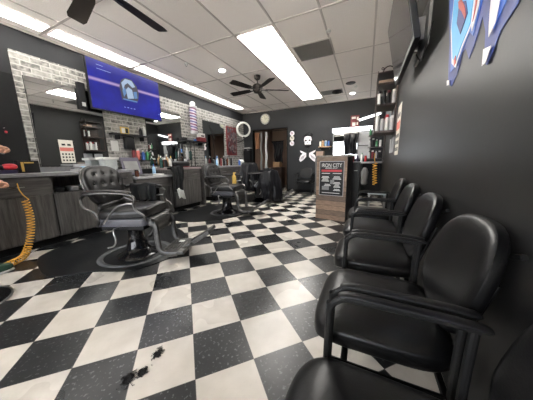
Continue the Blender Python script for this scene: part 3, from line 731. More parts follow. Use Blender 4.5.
# television on the right, tilted down
t = thing('television', 'switched-off television tilted down high on the right wall', 'television', (.30, 2.63, 1.95), 0, None, True)
tl = math.atan2(.125, .60); R = rotm(ry=-tl); W2, H2 = 1.12, .63
o0 = Vector((.27, 2.63, 1.95))
def tvb(c, d, name, m, par=None, bev=0):
    f = MB(); f.box(o0+(R @ Vector(c)), d, R, bev=bev); return f.build(name, m, par or t, False)
tvb((.022, 0, H2/2), (.044, W2, H2), 'casing', 'black', bev=.006)
tvb((-.0015, 0, H2/2+.005), (.003, W2-.03, H2-.05), 'screen', 'offscreen')
tvb((.055, 0, .26), (.03, .7, .34), 'rear_housing', 'black', bev=.01)
f = MB(); f.b2((XR-.02, 2.38, 2.02), (XR, 2.88, 2.40)); f.b2((XR-.12, 2.50, 2.12), (XR-.02, 2.53, 2.3)); f.b2((XR-.12, 2.74, 2.12), (XR-.02, 2.77, 2.3)); f.build('wall_mount', 'grey', t, False)
f = MB(); f.tube(spline([(.36, 2.55, 2.02), (.385, 2.45, 1.92), (.38, 2.3, 1.94), (.40, 2.2, 2.10)], 5), .005, 6); f.build('power_cable', 'black', t)

# ------------------------------------------------------------------ graffiti sign on the right wall
t = thing('graffiti_sign', 'blue and white graffiti style wall art with dripping points, upper right', 'wall art', (XR, 1.5, 1.43), 0, None, True)
def art(name, m, pts, dx, th=.002):
    f = MB(); f.prism(pts, (XR-.004-dx, 0, 0), (0, 1, 0), (0, 0, 1), th); return f.build(name, m, t, False)
base = [(1.98, 2.3), (1.9, 2.06), (1.77, 1.74), (1.70, 1.50), (1.63, 1.47), (1.56, 1.51), (1.52, 1.6), (1.48, 1.60), (1.42, 1.53), (1.38, 1.57), (1.33, 1.66), (1.28, 1.58), (1.25, 1.45), (1.22, 1.43), (1.19, 1.46), (1.15, 1.52), (1.11, 1.535), (1.07, 1.55), (1.02, 1.60), (.95, 1.68), (.93, 2.3)]
art('backing_shape', 'artdark', base, 0)
art('blue_letters', 'artblue', [(1.92, 2.25), (1.86, 2.03), (1.74, 1.76), (1.67, 1.56), (1.58, 1.56), (1.45, 1.66), (1.40, 1.62), (1.33, 1.78), (1.26, 1.68), (1.20, 1.55), (1.12, 1.62), (1.0, 1.72), (.96, 2.25)], .003)
art('white_outline', 'artwhite', [(1.80, 2.2), (1.76, 1.94), (1.75, 1.81), (1.655, 1.60), (1.58, 1.55), (1.52, 1.62), (1.43, 1.68), (1.42, 1.80), (1.50, 1.95), (1.6, 2.2)], .006)
art('sky_blue_letter', 'artcyan', [(1.78, 2.2), (1.74, 1.93), (1.73, 1.82), (1.64, 1.62), (1.585, 1.575), (1.53, 1.63), (1.44, 1.69), (1.44, 1.79), (1.52, 1.95), (1.62, 2.2)], .009)
art('dark_hole', 'artdark', [(1.63, 1.89), (1.53, 1.84), (1.48, 1.76), (1.55, 1.70), (1.63, 1.79)], .012)
art('red_line', 'artred', [(1.64, 1.90), (1.60, 1.89), (1.53, 1.82), (1.495, 1.76), (1.50, 1.745), (1.56, 1.81), (1.62, 1.86)], .015)
art('red_drip', 'artred', [(1.60, 1.60), (1.585, 1.56), (1.56, 1.57), (1.575, 1.61)], .013)
art('pink_drip', 'artwhite', [(1.40, 1.85), (1.36, 1.83), (1.36, 1.72), (1.40, 1.64), (1.415, 1.67), (1.41, 1.75)], .010)
art('red_drip', 'artred', [(1.395, 1.84), (1.37, 1.81), (1.385, 1.72), (1.40, 1.68)], .012)
art('white_letter', 'artwhite', [(1.27, 1.90), (1.15, 1.85), (1.165, 1.63), (1.175, 1.56), (1.215, 1.53), (1.235, 1.62)], .010)
art('white_drip', 'artwhite', [(1.245, 1.50), (1.18, 1.485), (1.21, 1.435), (1.235, 1.435)], .010)
art('white_drip', 'artwhite', [(1.69, 1.52), (1.65, 1.51), (1.635, 1.48), (1.68, 1.49)], .010)

# ------------------------------------------------------------------ shelf unit & posters on the right wall
SY0, SY1 = 4.42, 4.95; SX0 = .095
t = thing('wall_shelf_unit', 'dark wooden shelf unit with open ends high on the right wall', 'shelf', (XR-.15, 4.7, 1.55), 0, None, True)
zs = [1.57, 2.02, 2.36, 2.56]
MB().b2((XR-.015, SY0, 1.55), (XR, SY1, 2.58)).build('back_panel', 'dwood', t, False)
for z in zs[:3]:
    MB().b2((SX0, SY0, z-.022), (XR-.015, SY1, z+.012)).build('shelf', 'dwood', t, False)
MB().b2((SX0, SY0, 2.53), (XR-.015, SY1, 2.545)).build('shelf', 'dwood', t, False)
f = MB()
for y in (SY0+.008, SY1-.008):
    for x in (SX0+.008, XR-.022): f.box((x, y, 2.06), (.016, .016, 1.02))
f.build('post', 'dwood', t, False)
f = MB(); f.tube(arc(((SX0+XR)/2, SY0+.01, 2.545), .08, 0, PI, 12), .008, 6); f.tube([(SX0+.07+.018*math.cos(a*PI/6), SY0+.01, 2.60+.018*math.sin(a*PI/6)) for a in range(12)], .005, 6, closed=True); f.tube([(XR-.08+.018*math.cos(a*PI/6), SY0+.01, 2.60+.018*math.sin(a*PI/6)) for a in range(12)], .005, 6, closed=True); f.build('scroll_crest', 'dwood', t)

def bottle(x, y, z, h, r, m, cap, label, cat='bottle', shape=0, group=None, name='bottle'):
    t = thing(name, label, cat, (x, y, z), 0, group, True); z += .0008
    if shape == 0: pr = [(r*.95, 0), (r, .01), (r, h*.68), (r*.45, h*.80), (r*.35, h*.86)]
    elif shape == 1: pr = [(r*.95, 0), (r, .006), (r, h*.80), (r*.9, h*.84)]
    elif shape == 2: pr = [(r*.8, 0), (r, .02), (r*.75, h*.45), (r*.85, h*.6), (r*.35, h*.74), (r*.3, h*.84)]
    MB().lathe(pr, (x, y, z), 14).build('body', m, t)
    rc = {0: .4, 1: .92, 2: .42}[shape]
    if shape == 2:
        f = MB(); f.lathe([(r*.4, h*.84), (r*.4, h*.9)], (x, y, z), 10); f.box((x+.012, y, z+h*.94), (.06, .02, .022), bev=.004); f.tube([(x+.02, y, z+h*.92), (x+.035, y, z+h*.80)], .004, 5); f.build('spray_trigger', cap, t)
    else: MB().lathe([(r*rc, h*(.86 if shape == 0 else .84)), (r*rc, h), (r*rc*.9, h*1.01)], (x, y, z), 12).build('cap', cap, t)
    return t
# bottles on the shelf unit: (z, list of (dx, h, r, mat, cap, words))
row = [('white', 'white', 'white bottle'), ('lgrey', 'black', 'pale grey bottle'), ('white', 'red', 'white bottle with a red cap'), ('lgrey', 'white', 'pale bottle with a white cap')]
for k in range(8):
    r_ = row[k % 4]; yy = SY0+.09 if k < 4 else SY0+.25
    bottle(SX0+.05+.075*(k % 4), yy, zs[0]+.012, .27-.02*(k % 2), .030, r_[0], r_[1], r_[2]+(', front row' if k < 4 else ', rear row')+' at the bottom of the high shelf unit', 'bottle', 1, 'bottles on the high shelf unit')
for k, (mm, cc, w_) in enumerate((('white', 'black', 'white bottle with a black cap'), ('black', 'black', 'black bottle'), ('black', 'dred', 'black bottle with a dark red cap'), ('lgrey', 'white', 'silvery grey bottle'))):
    bottle(SX0+.05+.075*k, SY0+.08, zs[1]+.012, .22+.01*(k % 2), .028, mm, cc, w_+' on the second shelf of the high shelf unit', 'bottle', 1, 'bottles on the high shelf unit')
tag(MB().b2((SX0+.03, SY0+.05, zs[2]+.013), (SX0+.25, SY0+.2, zs[2]+.07), bev=.004).build('box', 'brown'), 'flat brown box on the third shelf of the high dark shelf unit', 'box')
# lower shelf with products below the unit
t = thing('product_rack', 'low wall rack with bottles below the dark shelf unit in the corner', 'rack', (.25, 6.3, 1.1), 0, None, True)
for z in (1.12, 1.42, 1.72): MB().b2((.02, 6.45, z-.012), (XR-.005, 6.75, z)).build('shelf', 'dwood', t, False)
MB().b2((XR-.02, 6.45, 1.05), (XR, 6.75, 1.95)).build('back_panel', 'dwood', t, False)
cols = [('white', 'black', 'white bottle'), ('dred', 'white', 'dark red bottle'), ('lgrey', 'black', 'silver bottle'), ('black', 'white', 'black bottle'), ('green', 'white', 'green bottle')]
for j, z in enumerate((1.12, 1.42, 1.72)):
    wh = ['bottom', 'middle', 'top'][j]
    for k in range(4):
        c3 = cols[(j*2+k) % 5]
        bottle(.06+.085*k, 6.55, z, .19+.015*((k+j) % 3), .028, c3[0], c3[1], '%s on the %s shelf of the corner rack' % (c3[2], wh), 'bottle', k % 2, 'bottles on the corner rack')
# long narrow price poster
t = thing('price_poster', 'narrow red and white poster on the right wall beside the shelf unit', 'poster', (XR, 3.93, 1.16), 0, None, True)
MB().b2((XR-.006, 3.74, 1.14), (XR, 4.12, 1.88)).build('sheet', 'cream', t, False)
f = MB(); f.b2((XR-.008, 3.75, 1.52), (XR-.006, 4.11, 1.62)); f.b2((XR-.008, 3.75, 1.62), (XR-.0065, 4.11, 1.64)); f.build('red_band', 'pink', t, False)
f = MB()
for j in range(3):
    for k in range(4): f.b2((XR-.008, 3.78+.085*k, 1.20+.10*j), (XR-.006, 3.825+.085*k, 1.255+.10*j))
f.b2((XR-.008, 3.81, 1.70), (XR-.006, 3.91, 1.76)); f.b2((XR-.008, 3.96, 1.70), (XR-.006, 4.06, 1.76)); f.build('printed_figures', 'black', t, False)
t = thing('framed_certificate', 'pair of small pale framed sheets on the right wall below the shelf unit', 'frame', (XR, 4.5, 1.2), 0, None, True)
for a in (4.38, 4.72): MB().b2((XR-.012, a, 1.20), (XR, a+.27, 1.46)).build('frame', 'lgrey', t, False)

# ------------------------------------------------------------------ podium
pod = thing('reception_podium', 'weathered plank reception podium with a black flyer on its front', 'podium', (-.545, 3.88, 0), math.radians(-11))
PW, PD, PH = .54, .34, 1.13
MB().b2((-PW/2+.005, 0, .03), (PW/2-.005, .02, PH)).build('front_panel', 'wood', pod, False)
for s in (-1, 1): MB().b2((s*PW/2-.018*(s > 0), .02, .0), (s*PW/2+.018*(s < 0), PD, PH)).build('side_panel', 'black', pod, False)
f = MB(); f.b2((-PW/2, -.008, 0), (-PW/2+.035, .0, PH)); f.b2((PW/2-.035, -.008, 0), (PW/2, .0, PH)); f.b2((-PW/2+.035, -.008, PH-.06), (PW/2-.035, 0, PH)); f.b2((-PW/2+.035, -.008, 0), (PW/2-.035, 0, .06)); f.build('front_frame', 'wood', pod, False)
MB().b2((-PW/2-.02, -.02, PH), (PW/2+.03, PD+.02, PH+.03), bev=.004).build('top', 'woodtop', pod, False)
MB().b2((-PW/2+.02, PD-.14, .5), (PW/2-.02, PD-.02, .515)).build('inner_shelf', 'black', pod, False)
fly = MB().b2((-.205, -.0125, .46), (.215, -.0088, 1.05)).build('flyer', 'black', pod, False)
f = MB(); f.b2((-.212, -.0115, .452), (.222, -.0088, 1.058)); f.build('flyer_border', 'lgrey', pod, False)
RX = (PI/2, 0, 0)
text('title_lettering', 'IRON CITY', .092, (.005, -.0135, .985), RX, 'white', fly, .0008, sx=.80)
text('subtitle_lettering', 'BARBER SHOP', .034, (.005, -.0135, .938), RX, 'white', fly, .0008)
MB().b2((-.175, -.0136, .875), (.185, -.0125, .912)).build('red_ribbon', 'red', fly, False)
text('ribbon_lettering', 'LAST NAME BEST', .026, (.005, -.0142, .893), RX, 'white', fly, .0006) if False else None
f = MB()
for (a, b, c, d) in ((-.17, .838, -.02, .855), (.03, .838, .18, .855), (-.17, .70, -.03, .80), (.03, .74, .18, .80), (-.12, .62, .0, .665), (.05, .60, .17, .70), (-.16, .49, .16, .515), (.05, .54, .17, .58)):
    n_ = max(1, round((d-b)/.022))
    for k in range(n_):
        z = b+(d-b)*(k+.2)/n_; ins = .012*((k*7) % 3)
        f.b2((a+ins, -.0134, z), (c-ins, -.0125, z+.011))
f.build('small_print', 'white', fly, False)
f = MB(); f.b2((-.16, -.0132, .55), (-.03, -.0125, .62)); f.b2((-.01, -.0132, .66), (.06, -.0125, .735)); f.build('print_blocks', 'grey', fly, False)
# black cabinet behind
t = thing('black_cabinet', 'tall glossy black cabinet with a chrome handle behind the podium', 'cabinet', (-.3, 4.9, 0), 0, None, True)
MB().b2((-.62, 4.75, .04), (-.10, 5.25, 1.03), bev=.006).build('body', 'black', t, False)
MB().b2((-.61, 4.73, .06), (-.105, 4.749, 1.01), bev=.003).build('door', 'black', t, False)
MB().tube([(-.21, 4.729, .86), (-.21, 4.705, .86), (-.15, 4.705, .86), (-.15, 4.729, .86)], .006, 6).build('handle', 'chrome', t)
f = MB(); f.b2((-.60, 4.78, 0), (-.12, 5.2, .04)); f.build('plinth', 'kick', t, False)

# ------------------------------------------------------------------ back station
t = thing('back_counter', 'light grey wall counter of the back station beside the black cabinet', 'counter', (-.3, 6.95, 0), 0, None, True)
MB().b2((-1.0, 6.78, .98), (XR-.005, YB-.005, 1.03), bev=.006).build('top', 'lgrey', t, False)
MB().b2((-1.0, 6.84, .08), (-.10, YB-.005, .979)).build('body', 'black', t, False)
for x in (-.98, -.53): MB().b2((x, 6.82, .12), (x+.42, 6.839, .95), bev=.003).build('door', 'black', t, False)
t = thing('vanity_mirror', 'bright lit mirror with a glowing bar on top, on the back wall', 'mirror', (-.45, YB-.03, 1.05), 0, None, True)
MB().b2((-1.0, YB-.03, 1.10), (.09, YB-.002, 1.94)).build('backing', 'grey', t, False)
MB().b2((-.97, YB-.036, 1.12), (-.28, YB-.030, 1.92)).build('mirror_glass', 'mirror', t, False)
MB().b2((-1.02, YB-.07, 1.93), (.11, YB-.002, 2.06), bev=.01).build('light_bar', 'ledbar', t, False)
MB().b2((-.24, YB-.04, 1.14), (.06, YB-.03, 1.90)).build('side_panel', 'lgrey', t, False); MB().b2((-.24, YB-.10, 1.50), (.06, YB-.04, 1.515)).build('side_shelf', 'black', t, False)
cloth_over('barber_cape', 'black cape hanging in front of the lit mirror on the back wall', (-.46, YB-.12, 1.86), (1, 0, 0), .44, .64, .03, 12, 'cape', .02)
tag(MB().tube([(-.70, YB-.12, 1.862), (-.20, YB-.12, 1.862), (-.20, YB-.03, 1.862)], .006, 6).build('hanging_rail', 'chrome'), 'short chrome rail holding the black cape at the lit mirror', 'rail')
t = thing('wall_streak', 'added slanting white glow streak on the back wall above the lit mirror', 'lamp', (0, YB-.03, 2.3), 0, None, True)  # glowing tube and holder added in place of a streak of reflected light
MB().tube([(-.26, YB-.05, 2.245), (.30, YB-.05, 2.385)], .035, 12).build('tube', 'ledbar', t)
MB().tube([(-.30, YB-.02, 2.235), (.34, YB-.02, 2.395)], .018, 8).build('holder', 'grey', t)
t = thing('small_poster', 'small red poster standing above the lit mirror', 'poster', (-.38, YB-.02, 2.07), 0, None, True)
MB().b2((-.50, YB-.012, 2.07), (-.26, YB, 2.40)).build('sheet', 'dred', t, False)
f = MB()
for a, b, c, d in ((-.47, 2.30, -.36, 2.36), (-.33, 2.26, -.28, 2.35), (-.45, 2.10, -.36, 2.20), (-.33, 2.12, -.29, 2.2)): f.b2((a, YB-.014, b), (c, YB-.012, d))
f.build('print', 'cream', t, False)
for k, (x, h, m, c, l, sh) in enumerate(((-.66, .24, 'white', 'white', 'white pump bottle', 0), (-.36, .19, 'dred', 'white', 'dark red bottle', 1), (-.24, .22, 'purple', 'white', 'purple bottle', 0), (-.12, .25, 'white', 'green', 'white bottle with a green cap', 0), (-.02, .17, 'red', 'red', 'red bottle', 1), (-.75, .15, 'lgrey', 'black', 'grey jar', 1))):
    bottle(x, 6.88, 1.03, h, .034, m, c, l+' on the back counter under the lit mirror', 'bottle', sh, 'bottles on the back counter')
# wooden wall shelf with products left of the lit mirror
t = thing('wall_shelf', 'light wooden wall shelf left of the lit mirror', 'shelf', (-1.2, YB-.1, 1.48), 0, None, True)
MB().b2((-1.42, YB-.20, 1.50), (-1.03, YB, 1.525)).build('board', 'lwood', t, False)
MB().b2((-1.38, YB-.16, 1.44), (-1.36, YB, 1.50)).build('bracket', 'black', t, False); MB().b2((-1.09, YB-.16, 1.44), (-1.07, YB, 1.50)).build('bracket', 'black', t, False)
for x, h, m, c, l in ((-1.37, .16, 'cream', 'white', 'cream jar at the left end of the light wooden wall shelf'), (-1.29, .22, 'lwood', 'black', 'amber bottle on the light wooden wall shelf'), (-1.20, .18, 'lblue', 'white', 'light blue bottle on the light wooden wall shelf'), (-1.11, .20, 'blue', 'black', 'dark blue bottle at the right end of the light wooden wall shelf')):
    bottle(x, YB-.1, 1.525, h, .034, m, c, l, 'bottle', 1)
tag(MB().b2((-1.42, 6.70, 1.18), (-1.20, 6.92, 1.36), bev=.005).build('cardboard_box', 'brown'), 'brown cardboard box stacked behind the podium under the wooden shelf', 'box')
t = thing('storage_cabinet', 'low black cabinet against the back wall behind the podium', 'cabinet', (-1.2, 6.95, 0), 0, None, True)
MB().b2((-1.44, 6.70, .08), (-1.02, YB-.01, 1.165)).build('body', 'black', t, False); MB().b2((-1.43, 6.685, .10), (-1.03, 6.699, 1.15), bev=.002).build('door', 'cab', t, False); MB().b2((-1.42, 6.74, 0), (-1.04, YB-.02, .08)).build('plinth', 'kick', t, False)
# coiled hoses
def coil(path, turns, r, wire, label, lead0=None, lead1=None):
    P = spline(path, 20); L = [0]
    for i in range(1, len(P)): L.append(L[-1]+(P[i]-P[i-1]).length)
    T = L[-1]; out = []; n = turns*12; i = 0; up = Vector((0, 1, 0))
    for k in range(n+1):
        s = T*k/n
        while i < len(P)-2 and L[i+1] < s: i += 1
        q = (s-L[i])/max(1e-6, L[i+1]-L[i]); p = P[i].lerp(P[i+1], min(1, q)); t = (P[i+1]-P[i]).normalized()
        u = (up-t*up.dot(t)); 
        if u.length < 1e-3: u = t.orthogonal()
        u.normalize(); w = t.cross(u); a = 2*PI*turns*k/n
        out.append(p+(u*math.cos(a)+w*math.sin(a))*r)
    if lead0: out = [Vector(x) for x in lead0]+out
    if lead1: out = out+[Vector(x) for x in lead1]
    return tag(MB().tube(out, wire, 6).build('coiled_hose', 'orange'), label, 'hose', None)
coil([(-3.67, 1.035, .66), (-3.655, 1.045, .50), (-3.64, 1.03, .35), (-3.61, .99, .20), (-3.55, .93, .09), (-3.45, .86, .05), (-3.35, .76, .05), (-3.28, .66, .05)], 30, .032, .0048, 'orange coiled air hose hanging from the first counter to the floor', [(-3.70, 1.01, .86), (-3.695, 1.015, .78), (-3.67, 1.03, .72)])
coil([(.22, 6.38, 1.0), (.22, 6.36, .8), (.23, 6.34, .6), (.25, 6.32, .42)], 9, .055, .008, 'yellow coiled hose hanging at the back counter beside the right wall', [(.20, 6.43, 1.25), (.20, 6.42, 1.1)])
tag(MB().sup((-.02, 6.68, .62), (.18, .12, .50), .6, .6, 20, 12, fn=lambda v: Vector((v.x*(1+.15*math.sin(v.z*20)), v.y, v.z))).build('hanging_bag', 'grey'), 'grey bag hanging under the back counter', 'bag')
t = thing('step_stool', 'small clear plastic stool against the right wall beyond the waiting chairs', 'stool', (.22, 4.4, 0), 0, None, True)
MB().b2((.06, 4.30, .44), (.38, 4.60, .47), bev=.008).build('seat', 'glassclear', t, False)
for a in (.08, .34):
    for b in (4.32, 4.56): MB().b2((a, b, 0), (a+.025, b+.025, .44)).build('leg', 'chrome', t, False)

# ------------------------------------------------------------------ back wall decorations
t = thing('wall_clock', 'round wall clock with cream face and silver rim above the doorway', 'clock', (-3.36, YB-.03, 2.42), 0, None, True)
RY = rotm(rx=PI/2)
cc = (-3.36, YB-.002, 2.575)
MB().lathe([(.185, 0), (.185, .025), (.17, .035), (.155, .03), (.155, .0)], cc, 36, R=RY).build('rim', 'chrome', t)
MB().lathe([(.001, .0), (.156, .0), (.156, .018), (.001, .02)], cc, 36, R=RY).build('face', 'clock', t)
f = MB(); yy = YB-.026
f.tube([(cc[0], yy, cc[2]), (cc[0]+.07, yy, cc[2]+.03)], .005, 6); f.tube([(cc[0], yy, cc[2]), (cc[0]-.03, yy, cc[2]+.10)], .004, 6); f.build('hands', 'black', t)
f = MB()
for k in range(12):
    a = k*PI/6; f.box((cc[0]+.13*math.cos(a), YB-.024, cc[2]+.13*math.sin(a)), (.012, .004, .022), rotm(ry=-a+PI/2))
f.build('hour_marks', 'black', t)
t = thing('round_sign_trio', 'vertical white and pink sign of three round badges right of the doorway', 'sign', (-2.35, YB-.01, 1.6), 0, None, True)
f = MB()
f.b2((-2.42, YB-.014, 1.585), (-2.28, YB-.002, 2.10)); f.build('backing', 'black', t, False)
for k, z in enumerate((2.01, 1.85, 1.68)):
    rg = MB().lathe([(.001, 0), (.08, 0), (.08, .012), (.001, .014)], (-2.35, YB-.012, z), 20, R=RY).build('badge', ('artwhite', 'cream', 'artwhite')[k], t)
    f = MB(); f.box((-2.35, YB-.028, z+.01), (.08, .004, .018)); f.box((-2.35, YB-.028, z-.025), (.06, .004, .012)); f.box((-2.37, YB-.028, z+.035), (.02, .004, .02)); f.build('badge_print', ('dred', 'black', 'dred')[k], rg, False)
# painted skull over crossed tools
t = thing('skull_wall_art', 'white skull with slicked black hair hung on the back wall', 'wall art', (-1.80, YB-.03, 1.5), 0, None, True)
def sk(v): return Vector((v.x*(1-.25*max(0, -v.z)/.2), v.y, v.z))
MB().sup((-1.80, YB-.032, 1.73), (.27, .06, .38), .9, .9, 28, 16, fn=sk).build('skull', 'artwhite', t)
def hr(v): return Vector((v.x+.03*math.sin(v.z*12), v.y, v.z+.05*(1-abs(v.x)/.16)))
MB().sup((-1.79, YB-.04, 1.90), (.29, .075, .12), .8, .9, 24, 12, fn=hr).build('hair', 'black', t)
MB().sup((-1.80, YB-.045, 1.575), (.20, .06, .10), .8, .8, 20, 10).build('beard', 'black', t)
for s in (-1, 1):
    MB().sup((-1.80+.058*s, YB-.058, 1.745), (.068, .02, .06), 1, 1, 14, 8).build('eye_socket', 'black', t)
    MB().sup((-1.80+.12*s, YB-.05, 1.68), (.03, .04, .14), 1, 1, 10, 8).build('sideburn', 'black', t)
MB().prism([(-.02, 1.665), (.02, 1.665), (0, 1.71)], (-1.80, YB-.055, 0), (1, 0, 0), (0, 0, 1), .014).build('nose', 'black', t, False)
f = MB()
for k in range(5): f.box((-1.84+.02*k, YB-.072, 1.625), (.014, .008, .024))
f.build('teeth', 'white', t, False)
t = thing('crossed_hands_wall_art', 'pair of white painted hands holding a black comb below the skull', 'wall art', (-1.80, YB-.02, 1.1), 0, None, True)
MB().b2((-1.83, YB-.035, 1.16), (-1.77, YB-.005, 1.47), bev=.01).build('comb', 'black', t, False)
for s in (-1, 1):
    f = MB(); f.prism([(s*a, b) for a, b in ((.05, 1.34), (.05, 1.22), (.12, 1.14), (.19, 1.08), (.25, 1.05), (.29, 1.12), (.27, 1.20), (.24, 1.27), (.17, 1.32), (.24, 1.37), (.27, 1.43), (.20, 1.41), (.12, 1.37))], (-1.80, YB-.012, 0), (1, 0, 0), (0, 0, 1), .012); f.build('hand', 'artwhite', t, False)
    f = MB()
    for k in range(4): f.tube([(-1.80+s*(.10+.035*k), YB-.028, 1.28-.02*k), (-1.80+s*(.15+.03*k), YB-.028, 1.17-.012*k)], .005, 5)
    f.build('hand_lines', 'black', t)
# small ledge and dark box left of the doorway
t = thing('corner_ledge', 'small white ledge on the back wall between brick and doorway', 'shelf', (-4.02, YB-.1, 1.55), 0, None, True)
MB().b2((-4.18, YB-.18, 1.575), (-3.93, YB, 1.60)).build('board', 'white', t, False); MB().b2((-4.08, YB-.12, 1.50), (-4.05, YB, 1.575)).build('bracket', 'grey', t, False)
tag(MB().b2((-4.18, YB-.22, 1.04), (-3.93, YB-.002, 1.49), bev=.006).build('wall_cabinet', 'black'), 'small black wall cabinet under the white ledge by the doorway', 'cabinet')
tag(MB().b2((-4.20, YB-.30, 0), (-3.92, YB-.01, .98), bev=.006).build('low_cabinet', 'cab'), 'dark low cabinet in the corner beside the doorway', 'cabinet')
# doorway hangings
cloth_over('tan_curtain', 'tan and rust curtain at the left of the doorway', (-3.74, YB+.06, 2.13), (1, 0, 0), .20, .04, .62, 21, 'tan', .012, cat='curtain')
def strip_banner(x, m, label, w=.10):
    def fn(u, v): return Vector((x+(u-.5)*w+.012*math.sin(v*14), YB+.03+.018*math.sin(u*9+v*5), 2.14-1.52*v))
    f = MB(); f.grid(fn, 8, 30); return tag(f.build('hanging_strip', m, solid=.004), label, 'hanging', 'long strips hanging in the doorway')
strip_banner(-3.56, 'grey', 'long grey strip hanging in the doorway next to the tan curtain', .07)
strip_banner(-3.36, 'lgrey', 'long pale grey strip hanging rightmost in the doorway', .09)
tag(MB().tube([(DX0, YB+.05, 2.16), (DX1, YB+.05, 2.16)], .01, 8).build('curtain_rod', 'black'), 'thin black rod across the top of the doorway', 'rod')
cloth_over('dark_coat', 'dark coat hanging on the hallway wall', (-3.45, 8.6, 1.92), (1, 0, 0), .5, .1, .95, 30, 'cape', .05, cat='coat')
tag(MB().tube([(-3.75, 8.6, 1.925), (-3.15, 8.6, 1.925)], .012, 8).build('coat_rail', 'black'), 'black rail carrying the dark coat in the hallway', 'rail')
t = thing('hall_stand', 'light wooden box on a dark stand in the hallway', 'stand', (-3.35, 8.3, 0), 0, None, True)
MB().b2((-3.6, 8.1, 0), (-3.1, 8.5, .85)).build('stand', 'dwood', t, False); MB().b2((-3.5, 8.15, .851), (-3.2, 8.4, 1.06), bev=.006).build('box', 'lwood', t, False)

# ------------------------------------------------------------------ left wall decorations
# ring lamp
t = thing('ring_lamp', 'large white ring lamp on a bracket at the far end of the brick wall', 'lamp', (-4.0, 6.6, 1.85), 0, None, True)
rc = Vector((-3.93, 6.62, 2.19)); nrm = Vector((.72, -.69, 0)); uu = Vector((.69, .72, 0))
ringp = [rc+uu*.225*math.cos(a*PI/24)+Vector((0, 0, .225*math.sin(a*PI/24))) for a in range(48)]
MB().tube(ringp, .034, 10, closed=True, flat=(1.15, .8)).build('ring', 'ring', t)
MB().tube(spline([rc-Vector((0, 0, .26)), rc-Vector((.06, -.04, .36)), (BX, 6.75, 1.78)], 5), .014, 8).build('bracket', 'black', t)
MB().box(rc-Vector((0, 0, .265)), (.05, .05, .05)).build('clamp', 'black', t)
t = thing('framed_collage', 'tall red-framed picture collage on the brick beside the ring lamp', 'picture', (BX, 6.65, 1.32), 0, None, True)
MB().b2((BX, 6.06, 1.32), (BX+.02, 6.66, 2.26), bev=.003).build('frame', 'dred', t, False)
MB().b2((BX+.02, 6.10, 1.36), (BX+.023, 6.62, 2.22)).build('print', 'collage', t, False)
# barber pole
t = thing('barber_pole', 'striped wall barber pole with a white globe on the brick wall', 'barber pole', (BX+.09, 4.5, 1.86))
MB().lathe([(.085, -.03), (.10, 0), (.10, .03), (.075, .045)], (0, 0, 0), 24).build('lower_cap', 'lgrey', t)
MB().lathe([(.088, .045), (.088, .62)], (0, 0, 0), 28).build('striped_cylinder', 'pole', t)
MB().lathe([(.09, .62), (.108, .635), (.108, .66), (.05, .675)], (0, 0, 0), 24).build('upper_cap', 'lgrey', t)
MB().sup((0, 0, .715), (.14, .14, .13), 1, 1, 20, 12).build('globe', 'white', t)
MB().box((-.055, 0, .33), (.07, .05, .5)).build('wall_bracket', 'grey', t, False)
# brick shelf with items
t = thing('floating_shelf', 'black floating shelf on the brick under the television', 'shelf', (BX, 2.76, 1.58), 0, None, True)
MB().b2((BX, 2.42, 1.60), (BX+.14, 3.12, 1.63), bev=.003).build('board', 'black', t, False)
for y in (2.52, 3.0): MB().b2((BX, y, 1.52), (BX+.12, y+.02, 1.60)).build('bracket', 'black', t, False)
t = thing('small_picture', 'small yellow and white framed picture on the black floating shelf', 'picture', (BX+.07, 2.67, 1.63), 0, None, True)
MB().b2((BX+.05, 2.60, 1.631), (BX+.065, 2.76, 1.76)).build('frame', 'yellow', t, False); MB().b2((BX+.065, 2.62, 1.65), (BX+.067, 2.68, 1.74)).build('photo', 'white', t, False); MB().b2((BX+.065, 2.69, 1.65), (BX+.067, 2.74, 1.74)).build('photo', 'black', t, False)
bottle(BX+.07, 2.99, 1.63, .17, .03, 'black', 'grey', 'black spray bottle on the black floating shelf', 'bottle', 0)
bottle(BX+.07, 3.07, 1.63, .19, .03, 'white', 'white', 'white bottle at the right end of the black floating shelf', 'bottle', 0)
tag(MB().b2((BX, 2.66, 1.36), (BX+.07, 2.84, 1.585), bev=.008).build('wall_dispenser', 'black'), 'black dispenser hung on the brick below the floating shelf', 'dispenser')
tag(MB().b2((BX, 2.43, 1.31), (BX+.004, 2.56, 1.50)).build('notice_sheet', 'white', smooth=False), 'blank white sheet pinned on the brick left of the black dispenser', 'sheet')
tag(MB().b2((BX, 2.80, 1.20), (BX+.004, 2.90, 1.32)).build('notice_sheet', 'lgrey', smooth=False), 'small grey sheet on the brick below the black dispenser', 'sheet')

# station 1 counter items
t = thing('towel_bin', 'clear plastic bin with a wide white lid on the first counter', 'bin', (-4.05, 2.22, CT), 0, None, True)
MB().b2((-4.15, 2.12, CT+.001), (-3.97, 2.32, 1.145), bev=.01).build('bin', 'glassclear', t); MB().b2((-4.17, 2.09, 1.146), (-3.95, 2.35, 1.185), bev=.01).build('lid', 'white', t)
t = thing('clipper_stand', 'low pale plastic clipper stand on the first counter before the mirror', 'stand', (-4.0, 1.85, CT), 0, None, True)
MB().b2((-4.12, 1.70, CT+.001), (-3.90, 2.02, CT+.03), bev=.008).build('tray', 'lgrey', t)
MB().b2((-4.10, 1.74, CT+.03), (-4.04, 1.94, 1.08), bev=.01).build('charging_dock', 'lgrey', t, False)
for k in range(4):
    f = MB(); f.tube(spline([(-3.98, 1.66+.09*k, CT+.048), (-3.95, 1.70+.09*k, CT+.062), (-3.88, 1.74+.09*k, CT+.048)], 4), .02, 8, flat=(1, .7))
    tag(f.build('hair_clipper', ('grey', 'lblue', 'grey', 'lgrey')[k]), ['grey clipper leftmost on the pale clipper stand', 'bluish clipper second from left on the pale clipper stand', 'grey clipper third from left on the pale clipper stand', 'light grey clipper rightmost on the pale clipper stand'][k], 'clipper', 'clippers on the first counter')
